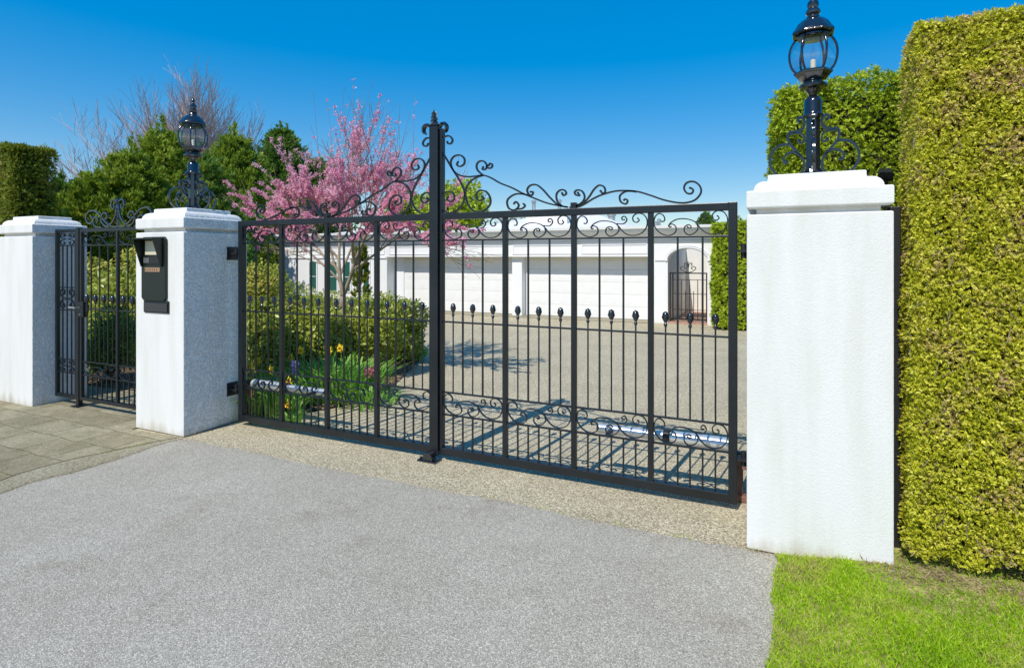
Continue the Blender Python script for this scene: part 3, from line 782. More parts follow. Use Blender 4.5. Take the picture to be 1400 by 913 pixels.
# fixed panel
t = thing('fixed_railing', (-7.7, PY, 0), 'narrow fixed black iron railing between the leftmost pillar and the small gate', 'railing')
small_panel(t, -7.925, -7.49, None, 3)
for z in (1.90, 1.40, 1.13, .54, .38):
    b = MB(); b.box(-7.889, -7.526, PY - .008, PY + .008, z - .007, z + .007); b.build('cross_bar', M['iron'], t)
for i in range(1, 4):
    x = -7.889 + .363 * i / 4
    b = MB(); b.box(x - .006, x + .006, PY - .006, PY + .006, .12, 1.90) ; b.build('bar', M['iron'], t)
def heart(b, cx, z0, z1, w, flip=1):
    """two C-scrolls back to back"""
    h = z1 - z0
    for s in (-1, 1):
        pts = [(cx + s * w * .55, z1 - h * .22), (cx + s * w * .4, z1 - h * .3), (cx + s * w * .3, z1 - h * .12), (cx + s * w * .6, z1 - h * .04), (cx + s * w * .9, z1 - h * .2), (cx + s * w * .7, z1 - h * .4), (cx + s * w * .15, z1 - h * .5), (cx + s * w * .7, z0 + h * .4), (cx + s * w * .9, z0 + h * .2), (cx + s * w * .6, z0 + h * .04), (cx + s * w * .3, z0 + h * .12), (cx + s * w * .45, z0 + h * .28)]
        b.ribbon([tuple(p) for p in catmull(pts, 5)], PY, .008, .014)
for (za, zb) in ((1.908, 2.052), (1.14, 1.39), (.388, .532)):
    b = MB(); heart(b, -7.707, za, zb, .16); b.build('scroll_panel', M['iron'], t, smooth='auto')
# latch post
t = thing('latch_post', (-7.455, PY, 0), 'black square post with foot plate between the railing and the small gate', 'post')
b = MB(); b.box(-7.485, -7.435, PY - .025, PY + .025, .006, 2.11); b.build('shaft', M['iron'], t, bevel=.003)
b = MB(); b.box(-7.53, -7.39, PY - .06, PY + .06, .005, .015); b.build('foot_plate', M['iron'], t, bevel=.002)
# leaf
xa, xb = -7.425, -6.02
t = thing('pavement_gate', (xb, PY, 0), 'small black iron pavement gate left of the intercom pillar, with a curled crest', 'gate')
small_panel(t, xa, xb, None, 0)
for z in (1.90, 1.16, .54, .38):
    b = MB(); b.box(xa + .036, xb - .036, PY - .008, PY + .008, z - .007, z + .007); b.build('cross_bar', M['iron'], t)
xm = (xa + xb) / 2
b = MB(); b.box(xm - .016, xm + .016, PY - .016, PY + .016, .12, 2.06); b.build('middle_post', M['iron'], t, bevel=.002)
for (a, c) in ((xa + .036, xm - .016), (xm + .016, xb - .036)):
    for (za, zb) in ((1.908, 2.052), (.388, .532)):
        b = MB(); frieze(b, a, c, za, zb, PY, .008, .014, 4); b.build('scroll_panel', M['iron'], t, smooth='auto')
    for i in range(1, 4):
        x = a + (c - a) * i / 4
        b = MB(); b.box(x - .006, x + .006, PY - .006, PY + .006, .54, 1.90); b.build('bar', M['iron'], t)
    for i in range(4):
        x = a + (c - a) * (i + .5) / 4
        b = MB(); b.tube([(x, PY, .54), (x, PY, 1.24)], .006, 8); sb = b.build('spear_bar', M['iron'], t)
        b = MB(); b.lathe([(.008, 1.22), (.014, 1.24), (.026, 1.265), (.03, 1.285), (.024, 1.31), (.012, 1.325), (.003, 1.33)], (x, PY, 0), 12); b.build('finial', M['cast'], sb, smooth='auto')
    for i in range(1, 7):
        x = a + (c - a) * i / 7
        b = MB(); b.box(x - .006, x + .006, PY - .006, PY + .006, .12, .38); b.build('baluster', M['iron'], t)
b = MB()
for s in (-1, 1):
    def q(u, v): return (xm + s * u, 2.095 + v)
    for P in ([q(.0, .02), q(.06, .01), q(.16, .03), q(.28, .11), q(.40, .19), (xm + s * .52, 2.30), q(.60, .14), q(.57, .07), q(.50, .06), q(.47, .11), q(.51, .14)],
              [q(.30, .01), q(.42, .02), q(.46, .08), q(.42, .13), q(.37, .10), q(.39, .06)],
              [q(.0, .34), q(.015, .24), q(.05, .12), q(.14, .03), q(.23, .02), q(.30, .08), q(.28, .16), q(.22, .17), q(.19, .12), q(.23, .10)],
              [q(.0, .24), q(.03, .30), q(.09, .31), q(.12, .26), q(.09, .21), q(.06, .23), q(.07, .26)]):
        b.ribbon([tuple(p) for p in catmull(P, 5)], PY, .014, .018)
b.tube([(xm, PY, 2.10), (xm, PY, 2.36), (xm, PY, 2.44)], [.016, .014, .003], 8)
for zz in (2.2, 2.3): b.lathe([(.005, -.02), (.024, 0), (.005, .02)], (xm, PY, zz), 10)
b.lathe([(.004, -.03), (.02, -.008), (.016, .012), (.002, .035)], (xm, PY, 2.39), 8)
b.build('crest_scrolls', M['cast'], t, smooth='auto')
b = MB(); b.box(xa - .012, xa + .09, PY - .03, PY + .03, 1.06, 1.24); lk = b.build('lock_case', M['iron'], t, bevel=.004)
b = MB(); b.tube([(xa + .02, PY - .03, 1.17), (xa + .02, PY - .075, 1.17), (xa - .10, PY - .08, 1.175)], .010, 8); b.build('lever_handle', M['galv'], lk, smooth='auto')
b = MB(); b.lathe([(.014, 0), (.014, .006)], (xa + .04, PY - .033, 1.09), 10); b.build('keyhole', M['galv'], lk)
b = MB(); b.prism([(xa + .09, 1.06), (xa + .14, 1.14), (xa + .14, 1.20), (xa + .09, 1.24)], PY - .01, PY + .01); b.build('strike_plate', M['iron'], t)

# ---------------------------------------------------------------- intercom on the left pillar
IY = 3.72
a0 = onY(197, 410, IY); a1 = onY(229.5, 325, IY)
t = thing('intercom', ((a0.x + a1.x) / 2, IY, a0.z), 'dark green hooded intercom panel on the front of the pillar', 'intercom')
x0, x1, z0, z1 = a0.x, a1.x, a0.z, a1.z + .01
ch = .03
b = MB(); b.prism([(x0 + ch, z0), (x1 - ch, z0), (x1, z0 + ch), (x1, z1 - ch), (x1 - ch, z1), (x0 + ch, z1), (x0, z1 - ch), (x0, z0 + ch)], IY - .028, IY - .001)
b.build('back_plate', M['intercom'], t, bevel=.003)
w = x1 - x0
hz0 = z1 - .30
b = MB()
for xx in (x0 + .02, x1 - .045):
    vs = [(xx, IY - .028, hz0), (xx, IY - .028, z1 - .01), (xx, IY - .13, z1 - .03), (xx, IY - .12, z1 - .07), (xx, IY - .05, hz0)]
    vs2 = [(v[0] + .012, v[1], v[2]) for v in vs]
    b.add(vs + vs2, [(0, 1, 2, 3, 4), (9, 8, 7, 6, 5)] + [(k, 5 + k, 5 + (k + 1) % 5, (k + 1) % 5) for k in range(5)])
b.box(x0 + .018, x1 - .031, IY - .135, IY - .029, z1 - .028, z1 - .012)
b.build('hood', M['intercom'], t, bevel=.003)
b = MB(); b.box(x0 + .07, x1 - .10, IY - .034, IY - .0285, z1 - .18, z1 - .04); b.build('display', M['screen'], t)
b = MB(); b.box(x0 + .05, x1 - .07, IY - .04, IY - .0285, z1 - .27, z1 - .2); bp_ = b.build('speaker_grille', M['rubber'], t, bevel=.002)
for k in range(5):
    b = MB(); xx = x0 + .06 + k * .017; b.box(xx, xx + .006, IY - .042, IY - .0395, z1 - .26, z1 - .21); b.build('slot', M['galv'], bp_)
b = MB(); b.box(x0 + .06, x1 - .08, IY - .031, IY - .0285, (z0 + z1) / 2 - .03, (z0 + z1) / 2 + .012); npl = b.build('name_plate', M['brass'], t)
b = MB()
for k in range(6):
    xx = x0 + .07 + k * (w - .165) / 6; b.box(xx, xx + .010, IY - .0325, IY - .0305, (z0 + z1) / 2 - .018, (z0 + z1) / 2)
b.build('engraved_marks', M['rubber'], npl)
a0 = onY(198, 426.5, IY); a1 = onY(232, 412, IY)
t = thing('letter_slot', ((a0.x + a1.x) / 2, IY, a0.z), 'low dark letter slot plate under the intercom', 'letter slot')
b = MB(); b.box(a0.x, a1.x, IY - .012, IY - .001, a0.z, a1.z); b.build('surround', M['intercom'], t, bevel=.002)
b = MB(); b.box(a0.x + .012, a1.x - .012, IY - .022, IY - .012, a0.z + .012, a1.z - .02); b.build('flap', M['cast'], t, bevel=.003)

# fence post and floodlight by the hedge
t = tag(MB().box(.604, .662, 3.93, 3.99, 0, 2.05).build('fence_post', M['rubber'], origin=(.63, 3.96, 0), bevel=.004), 'plain black square post in the gap between the right pillar and the hedge', 'post')
t = thing('floodlight', (.62, 4.5, 2.3), 'small black twin floodlight in the hedge behind the right pillar', 'floodlight')
for k, px in enumerate((1207, 1216)):
    c = onY(px, 236, 4.62)
    b = MB(); b.tube([(c.x, 4.66, c.z + .02), (c.x - .01, 4.58, c.z - .01), (c.x - .012, 4.55, c.z - .03)], [.018, .026, .028], 12)
    b.box(c.x - .02, c.x + .02, 4.60, 4.63, c.z - .06, c.z); b.build('lamp_head', M['rubber'], t, smooth='auto')
b = MB(); c = onY(1212, 250, 4.7); b.tube([(c.x, 4.72, 1.2), (c.x, 4.7, c.z), (c.x, 4.66, c.z + .05)], .012, 8); b.build('stake', M['rubber'], t)

# ---------------------------------------------------------------- garage house
WY = 15.78; RY = 16.22
XL = -16.76; XR = -1.42
def gx(px, Y=WY): return onY(px, 353, Y).x
dl0, dl1 = gx(529), gx(697.5); dr0, dr1 = gx(711), gx(892)
ax0, ax1 = gx(913), gx(967)
t = thing('house', ((XL + XR) / 2, WY, 0), 'long white single storey house with two garage doors and an arched side entry', 'house')
HT = 1.79
b = MB()
b.box(XL, dl0, WY, 24, -.02, 2.3)                       # left wing
b.box(dl0, dr1, RY + .06, 24, -.02, 2.3)                  # body behind the doors
b.box(dl0, dr1, WY, RY + .06, HT, 2.3)                    # header
b.box(dl1, dr0, WY + .14, RY + .06, -.02, HT)             # middle pier
b.box(dr1, ax0 - .052, WY, 24, -.02, 2.3); b.box(ax0 - .052, ax0, WY, WY + .349, -.02, 2.3)
b.build('wall', M['wall'], t, bevel=.004)
# arch bay
b = MB(); zc = onY(940, 357, WY).z; zt = onY(940, 340, WY).z; cxA = (ax0 + ax1) / 2; hwA = (ax1 - ax0) / 2
arc = [(cxA - hwA * math.cos(a), zc + (zt - zc) * math.sin(a)) for a in [math.pi * k / 16 for k in range(17)]]
b.prism([(ax0, 2.3)] + arc + [(ax1, 2.3)], WY, WY + .35)
b.box(ax1, XR, WY, WY + .35, -.02, 2.3)
b.build('arch_wall', M['wall'], t)
b = MB(); arc2 = [(p[0], p[1]) for p in arc]
for k, (off, pr) in enumerate(((.04, .035), (.09, .02))):
    pts = [(cxA - (hwA + off) * math.cos(a), zc + (zt - zc + off) * math.sin(a)) for a in [math.pi * q_ / 20 for q_ in range(21)]]
    b.ribbon(pts, WY - pr / 2, .035, pr)
b.build('arch_moulding', M['gutter'], t)
for a, c in ((ax0 - .34, ax0 - .005), (ax1 + .005, XR - .01)): MB().box(a, c, WY - .03, WY - .003, 1.68, 1.78).build('capital', M['gutter'], t, bevel=.006)
b = MB()
b.box(ax0 - .05, ax0, WY + .35, 19.2, -.02, 2.25); b.box(ax1, ax1 + .1, WY + .35, 19.2, -.02, 2.25); b.box(ax0 - .05, ax1 + .1, 19.2, 19.3, -.02, 2.25); b.box(ax0, ax1, WY + .352, WY + .8, 2.2, 2.25)
b.build('passage_wall', M['cream'], t)
b = MB(); b.box(ax0, ax1, WY - .1, 19.2, -.02, .03); b.build('doorstep', M['terracotta'], t)
# doors
for k, (a, c) in enumerate(((dl0, dl1), (dr0, dr1))):
    fa = a + (.40 if k == 0 else .1); fc = c - (.10 if k == 0 else .14)
    b = MB()
    for i in range(5):
        z = .01 + i * .352
        b.box(fa, fc, RY, RY + .045, z, z + .348)
        nn = 8
        for j in range(nn):
            w_ = (fc - fa) / nn; u = fa + j * w_
            b.box(u + .06, u + w_ - .06, RY - .0025, RY + .002, z + .07, z + .274)
    b.build('garage_door', M['garage_door'], t, bevel=.004)
    for ja, jc in ((a + .003, fa - .003), (fc + .003, c - .003)): MB().box(ja, jc, RY - .03, RY + .055, -.01, HT - .003).build('door_jamb', M['gutter'], t, bevel=.004)
    b = MB(); b.box(fa - .003, fc + .003, RY - .03, RY - .008, HT - .10, HT - .004); b.build('door_header_trim', M['cream'], t)
# header mouldings
b = MB()
b.box(XL - .01, XR + .01, WY - .03, WY - .003, 2.20, 2.235)
xs = [XL + .3, gx(420), gx(475), dl0 - .55, dl0 + .0, gx(617), gx(697), gx(790), gx(890)]
for i in range(len(xs) - 1):
    a, c = xs[i] + .1, xs[i + 1] - .1
    if c - a < .2: continue
    b.box(a, c, WY - .018, WY - .003, 1.87, 1.895); b.box(a, c, WY - .018, WY - .003, 2.12, 2.145)
    b.box(a, a + .03, WY - .018, WY - .003, 1.897, 2.118); b.box(c - .03, c, WY - .018, WY - .003, 1.897, 2.118)
b.box(XL, dl0 - .02, WY - .035, WY - .003, 1.74, 1.80)
b.build('header_moulding', M['gutter'], t)
# cornice / eaves
prof = [(WY - .003, 2.24), (WY - .05, 2.245), (WY - .06, 2.31), (WY - .12, 2.34), (WY - .26, 2.48), (WY - .27, 2.545), (WY - .33, 2.55), (WY - .34, 2.62), (WY, 2.64)]
b = MB(); vs = [(XL - .1, y, z) for y, z in prof] + [(XR + .0, y, z) for y, z in prof]; n_ = len(prof)
b.add(vs, [tuple(range(n_)), tuple(range(2 * n_ - 1, n_ - 1, -1))] + [(k, k + 1, n_ + k + 1, n_ + k) for k in range(n_ - 1)] + [(n_ - 1, 0, n_, 2 * n_ - 1)])
b.build('cornice', M['wall'], t)
b = MB(); b.box(XL - .05, ax0 - .06, WY + .002, 24.2, 2.302, 2.62); b.box(ax0 - .06, XR, WY + .002, WY + .8, 2.302, 2.62)
rx0, rx1 = gx(640, 16.4), gx(905, 16.4)
b.build('roof', M['roof'], t)
rf = MB()
def hip(x0, x1, y0, y1, z0, z1, m=2.2, my=2.2):
    rf.add([(x0, y0, z0), (x1, y0, z0), (x1, y1, z0), (x0, y1, z0), (x0 + m, (y0 + y1) / 2, z1), (x1 - m, (y0 + y1) / 2, z1)],
           [(0, 1, 5, 4), (1, 2, 5), (2, 3, 4, 5), (3, 0, 4), (3, 2, 1, 0)])
hip(gx(632, 17), gx(870, 17), 16.3, 22.5, 2.625, 3.32, 2.0)
hip(gx(440, 17), gx(560, 17), 16.6, 21, 2.625, 3.02, 2.0)
rf.build('hip_roof', M['roof'], t)
ca = onY(719, 295, 17.3); cb = onY(775, 295, 17.3)
b = MB(); b.box(ca.x, cb.x, 17.3, 18.3, 2.6, 3.22); chm = b.build('chimney', M['wall'], t, bevel=.01)
b = MB(); b.box(ca.x - .04, cb.x + .04, 17.26, 18.34, 3.222, 3.28); b.build('chimney_cap', M['gutter'], chm)
for px, py0, wpx, Y in ((730, 275, 5, 17.8), (765, 274, 4, 17.8)):
    c = onY(px, py0, Y); b = MB(); b.lathe([(.06, 3.25), (.06, c.z - .05), (.085, c.z - .05), (.085, c.z), (.02, c.z + .03)], (c.x, Y, 0), 14); b.build('flue', M['galv'], chm, smooth='auto')
for px, pt, r_, Y in ((836, 291, .15, 18.5), (809, 300, .09, 18.5), (901, 299, .06, 17.5), (897, 303, .1, 17.5)):
    c = onY(px, pt, Y); b = MB(); b.lathe([(r_ * .8, 2.6), (r_ * .8, c.z - .12), (r_, c.z - .11), (r_, c.z - .03), (r_ * .5, c.z)], (c.x, Y, 0), 16); b.build('roof_vent', M['galv'], t, smooth='auto')
# windows with dark green shutters on the left wing
for (pa, pb) in ((424, 433), (452.5, 461), (471, 479), (498, 505)):
    a, c = gx(pa), gx(pb)
    b = MB(); b.box(a - .05, c + .05, WY - .03, WY - .003, .55, 1.70); wd = b.build('window', M['gutter'], t)
    b = MB(); b.box(a, c, WY - .04, WY - .031, .60, 1.62); b.build('pane', M['green_glass'], wd)
    b = MB(); b.box(a + .01, c - .01, WY - .047, WY - .041, 1.08, 1.10); b.build('glazing_bar', M['gutter'], wd)
# entry gate in the arch
t = thing('entry_gate', (cxA, WY + .2, 0), 'small black iron gate closing the white arched entry beside the garage', 'gate')
y = WY + .18; gtop = onY(940, 373, WY).z
b = MB()
for x in (ax0 + .02, ax0 + .09, ax1 - .05): b.box(x, x + .035, y - .015, y + .015, .05, gtop)
b.box(ax0 + .02, ax1 - .02, y - .014, y + .014, gtop - .03, gtop + .002); b.box(ax0 + .02, ax1 - .02, y - .014, y + .014, .08, .12)
b.build('frame', M['iron'], t)
for z in (gtop - .2, .78, .35): MB().box(ax0 + .12, ax1 - .05, y - .006, y + .006, z, z + .015).build('cross_bar', M['iron'], t)
for i in range(1, 8):
    x = ax0 + .12 + (ax1 - ax0 - .17) * i / 8
    MB().box(x - .009, x + .009, y - .009, y + .009, .12, (gtop - .2) if i % 2 == 0 else .86).build('bar', M['iron'], t)
b = MB()
for s in (-1, 1):
    pts = [(cxA, gtop), (cxA + s * .12, gtop + .04), (cxA + s * .2, gtop + .12), (cxA + s * .13, gtop + .17), (cxA + s * .08, gtop + .12), (cxA + s * .12, gtop + .1)]
    b.ribbon([tuple(p) for p in catmull(pts, 5)], y, .02, .02)
    pts = [(cxA, gtop + .1), (cxA + s * .03, gtop + .24), (cxA + s * .1, gtop + .25), (cxA + s * .08, gtop + .18)]
    b.ribbon([tuple(p) for p in catmull(pts, 5)], y, .02, .02)
b.tube([(cxA, y, gtop), (cxA, y, gtop + .3)], .01, 6)
b.build('crest', M['iron'], t)

# ---------------------------------------------------------------- vegetation
def hedge(name, x0, x1, y0, y1, z1, n, L, W, mat, label, group=None, k=5, rnd=.12, faces=('f', 'l', 't'), depth=.10, lump=.04, z0=.0, slope=None, dens=None, dirj=.8, twigs=0):
    t = thing(name, ((x0 + x1) / 2, (y0 + y1) / 2, 0), label, 'hedge', group)
    ar = {'f': (x1 - x0) * z1, 'l': (y1 - y0) * z1, 'r': (y1 - y0) * z1, 't': (x1 - x0) * (y1 - y0), 'b': (x1 - x0) * z1}
    tot = sum(ar[f] for f in faces)
    Ps, Ns = [], []
    for f in faces:
        m = int(n * ar[f] / tot)
        u, v = RS.uniform(0, 1, m), RS.uniform(0, 1, m)
        if f == 'f': P = np.stack([x0 + u * (x1 - x0), np.full(m, y0), z0 + v * (z1 - z0)], 1); nn = (0, -1, 0)
        if f == 'b': P = np.stack([x0 + u * (x1 - x0), np.full(m, y1), z0 + v * (z1 - z0)], 1); nn = (0, 1, 0)
        if f == 'l': P = np.stack([np.full(m, x0), y0 + u * (y1 - y0), z0 + v * (z1 - z0)], 1); nn = (-1, 0, 0)
        if f == 'r': P = np.stack([np.full(m, x1), y0 + u * (y1 - y0), z0 + v * (z1 - z0)], 1); nn = (1, 0, 0)
        if f == 't': P = np.stack([x0 + u * (x1 - x0), y0 + v * (y1 - y0), np.full(m, z1)], 1); nn = (0, 0, 1)
        Ps.append(P); Ns.append(np.tile(np.array(nn, float), (m, 1)))
    P = np.concatenate(Ps); Nn = np.concatenate(Ns)
    lo = np.array([x0 + rnd, y0 + rnd, -5]); hi = np.array([x1 - rnd, y1 - rnd, z1 - rnd])
    C = np.clip(P, lo, hi); d = P - C; dn = np.linalg.norm(d, axis=1, keepdims=True)
    P = C + d / np.maximum(dn, 1e-6) * np.minimum(dn, rnd); Nn = unit(d / np.maximum(dn, 1e-6) + Nn * .3)
    ph = RS.uniform(0, 6, 6)
    lm = np.sin(P[:, 0] * 7 + ph[0] + P[:, 2] * 3) * np.sin(P[:, 2] * 6 + ph[1] + P[:, 1] * 4) + .6 * np.sin(P[:, 0] * 17 + P[:, 2] * 11 + ph[2]) * np.sin(P[:, 2] * 15 + P[:, 1] * 13 + ph[3])
    dep = -np.abs(RS.normal(0, depth * .5, len(P))) + lump * lm
    P = P + Nn * dep[:, None]
    if slope: P[:, 0] += slope * (P[:, 2]) * (P[:, 0] < (x0 + x1) / 2) if slope > 0 else slope * P[:, 2] * (P[:, 0] > (x0 + x1) / 2)
    # ragged foot
    P = P[P[:, 2] > z0 + .02 + .06 * np.abs(np.sin(P[:, 0] * 6 + ph[4]) * np.sin(P[:, 0] * 13))]; Nn = Nn[:0] if False else Nn[-len(P):] if len(Nn) == len(P) else unit(P - np.clip(P, lo, hi) + 1e-6)
    V = sprays(P, Nn, L, W, k=k, dirj=dirj)
    leaf_obj('foliage', V, mat, t)
    if twigs:
        rt = random.Random(5)
        for i in range(twigs):
            x = rt.uniform(x0 + .02, min(x1, x0 + 1.6)); z = rt.uniform(.15, z1 - .05); l = rt.uniform(.03, .10); a = rt.uniform(-1.2, 1.2)
            p = Vector((x, y0 - rt.uniform(-.02, .012), z)); d = Vector((math.sin(a), rt.uniform(-.3, .1), math.cos(a)))
            MBt = MB() if i == 0 else MBt
            MBt.tube([p, p + d * l * .5 + Vector((rt.gauss(0, .006), 0, 0)), p + d * l], [.0022, .0018, .001], 4)
        o = MBt.build('twigs', M['bark2'], t); o['kind'] = 'stuff'
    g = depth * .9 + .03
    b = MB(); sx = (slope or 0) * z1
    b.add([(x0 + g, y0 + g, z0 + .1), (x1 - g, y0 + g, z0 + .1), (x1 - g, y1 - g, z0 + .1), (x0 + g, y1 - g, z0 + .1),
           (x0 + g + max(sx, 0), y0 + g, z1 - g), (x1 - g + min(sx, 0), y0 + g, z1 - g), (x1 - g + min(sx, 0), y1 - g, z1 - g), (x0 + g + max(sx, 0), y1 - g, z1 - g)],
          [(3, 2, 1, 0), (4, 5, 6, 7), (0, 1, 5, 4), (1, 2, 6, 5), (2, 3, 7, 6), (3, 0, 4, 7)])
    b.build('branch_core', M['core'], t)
    nst = max(2, int((x1 - x0) / .6))
    for i in range(nst):
        x = x0 + g + (x1 - x0 - 2 * g) * (i + .5) / nst
        MB().tube([(x, y0 + .22, -.02), (x + .02, y0 + .25, z0 + .25)], .035, 8).build('stem', M['bark'], t)
    return t
hedge('clipped_hedge', .645, 2.2, 3.70, 4.16, 3.04, 110000, .021, .0058, M['thuja_near'], 'tall clipped cedar hedge with brown tips nearest the camera, right of the lawn', k=5, rnd=.05, depth=.11, lump=.010, z0=.10, dirj=1.5, twigs=320, slope=.016)
hedge('clipped_hedge', .0, 2.6, 5.02, 6.6, 3.16, 56000, .036, .0095, M['thuja'], 'bright green cedar hedge rising behind the right pillar and its lamp', dirj=1.3, k=5, rnd=.12, depth=.14, lump=.05)
hedge('clipped_hedge', -1.40, 1.6, 14.75, 17.5, 2.60, 16000, .08, .022, M['thuja'], 'square clipped hedge beside the arched entry of the house', k=4, rnd=.12, faces=('f', 'l', 't'))
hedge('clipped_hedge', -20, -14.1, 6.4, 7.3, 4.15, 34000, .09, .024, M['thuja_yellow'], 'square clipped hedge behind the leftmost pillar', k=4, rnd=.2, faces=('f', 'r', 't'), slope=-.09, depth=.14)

def tree_skel(base, segs, rmin=.004, seed=1, **kw):
    pass
def grow(b, twigs, p, d, L, r, lev, maxlev, rg, up=.15, wob=.18, kids=(3, 4), spread=.6, shrink=.68, sides=6, rmin=.003, zone=(.35, 1)):
    n = 5; pts = [p.copy()]; dd = d.copy(); rad = [r]
    for i in range(n):
        dd = (dd + Vector((rg.gauss(0, wob), rg.gauss(0, wob), rg.gauss(0, wob) + up)) * .5).normalized()
        pts.append(pts[-1] + dd * L / n); rad.append(max(rmin, r * (1 - .45 * (i + 1) / n)))
    if lev == maxlev: rad = [max(rmin, r * (1 - .8 * i / n)) for i in range(n + 1)]
    b.tube(pts, rad, sides if lev < maxlev - 1 else 3, cap=False)
    twigs.append((lev, pts))
    if lev == maxlev: return
    for c in range(rg.randint(*kids)):
        t = rg.uniform(*zone); i = min(n - 1, int(t * n)); q = pts[i].lerp(pts[i + 1], t * n - i)
        ax = Vector((rg.gauss(0, 1), rg.gauss(0, 1), rg.gauss(0, .5))).normalized()
        nd = (dd + ax * spread * rg.uniform(.6, 1.3)).normalized()
        grow(b, twigs, q, nd, L * shrink * rg.uniform(.7, 1.2), rad[i] * .62, lev + 1, maxlev, rg, up, wob, kids, spread, shrink, sides, rmin, zone)
    grow(b, twigs, pts[-1], dd, L * shrink, rad[-1] * .9, lev + 1, maxlev, rg, up, wob, kids, spread, shrink, sides, rmin, zone)

# cherry: slender multi-stemmed, blossoms along the shoots, bare whips above
CD = 8.6
base = gnd(466, 353 + F * H / CD)
t = thing('cherry_tree', base, 'slender tree covered in pink blossom behind the left gate leaf', 'tree')
rg = random.Random(21); b = MB(); tw = []
fork = base + Vector((.04, 0, 1.18)); sc = CD / 11.0
b.tube(catmull([base, base + Vector((.02, 0, .6)), fork], 4), [.062 - .002 * i for i in range(9)], 8)
stems = [((-.6, -.1, 1), 1.5), ((-.25, .3, 1), 1.5), ((.2, -.2, 1), 1.45), ((.5, .1, .9), 1.4), ((-1.15, .05, .85), 1.45), ((1.15, .3, .85), 1.45), ((.05, .4, 1.1), 1.5), ((-.9, -.5, .75), 1.25), ((.4, -.55, .8), 1.05), ((.9, -.1, 1.0), 1.4), ((-1.3, .2, .65), 1.35)]
limbs = [catmull([fork, fork + Vector((-.06, 0, .3)), fork + Vector((-.10, .02, .62))], 4), catmull([fork, fork + Vector((.13, -.02, .22)), fork + Vector((.28, -.05, .55))], 4)]
for lb in limbs: b.tube(lb, [.036 - .0018 * i for i in range(len(lb))], 7)
for k, (dv, L) in enumerate(stems):
    lb = limbs[1] if dv[0] > .1 else limbs[0]; q0 = lb[rg.randint(3, len(lb) - 1)]
    grow(b, tw, q0.copy(), Vector((dv[0] * .8, dv[1] * .8, dv[2])).normalized(), L * sc * .90, .020, 1, 4, rg, up=.05, wob=.17, kids=(3, 4), spread=.72, shrink=.68, rmin=.0026)
# long upright whips
for k in range(46):
    lev, pts = rg.choice([q for q in tw if q[0] in (2, 3)])
    p = pts[3]; d = Vector((rg.gauss(0, .28), rg.gauss(0, .22), 1)).normalized(); L = rg.uniform(.8, 2.0) * sc
    grow(b, tw, p, d, L, .006, 5, 5, rg, up=.1, wob=.07, rmin=.0026)
b.build('trunk', M['bark2'], t, recalc=False, smooth=True)
Pb = []
for lev, pts in tw:
    if lev < 2: continue
    flowering = rg.random() < {2: .75, 3: .55, 4: .42, 5: .45}[lev]
    if not flowering: continue
    for i in range(len(pts) - 1):
        zz = (pts[i].z - base.z)
        dens = {2: 5, 3: 8, 4: 9, 5: 5}[lev] * (1.0 if zz < 2.6 else .6 if zz < 3.1 else .25)
        if rg.random() < .22 or (zz < 1.95 and rg.random() < .9): continue
        for q_ in range(int(dens) + (rg.random() < dens % 1)):
            Pb.append(pts[i].lerp(pts[i + 1], rg.random()) + Vector((rg.gauss(0, .011), rg.gauss(0, .011), rg.gauss(0, .011))))
Pb = np.array([tuple(p) for p in Pb]); print('blossom clusters', len(Pb))
kq = 6
PP = np.repeat(Pb, kq, axis=0) + RS.normal(0, .010, (len(Pb) * kq, 3))
leaf_obj('blossom', leaf_arrays(PP, rnd3(len(PP)), RS.uniform(.017, .032, len(PP)), .022, fold=.3), M['blossom'], t)

# bare deciduous tree far behind
def bare(px, D, ht, seed, label, lv=6, sp=.5, r=.16, group=None, rm=.008):
    base = gnd(px, 353 + F * H / D)
    t = thing('bare_tree', base, label, 'tree', group)
    rg = random.Random(seed); b = MB(); tw = []
    L0 = ht * .26
    fk = Vector(base) + Vector((0, 0, ht * .12)); b.tube([base, fk], [r * 1.6, r * 1.3], 8)
    for k in range(15):
        a = (k / 14 - .5) * 2
        dv = Vector((a * sp * 1.3, rg.gauss(0, .35), 1)).normalized()
        grow(b, tw, fk, dv, ht * (.345 - .04 * abs(a)), r * .36, 2, lv, rg, up=.09, wob=.13, kids=(3, 5), spread=.55, shrink=.66, sides=5, rmin=rm, zone=(.2, 1))
    b.build('branches', M['twig'], t, recalc=False)
    return t
bare(232, 30, 12.4, 5, 'wide bare leafless tree rising behind the conifers', lv=6, sp=.8, r=.2)
bare(712, 42, 5.6, 9, 'bare pinkish treetop showing above the house chimney', lv=5, sp=1.1, rm=.014)

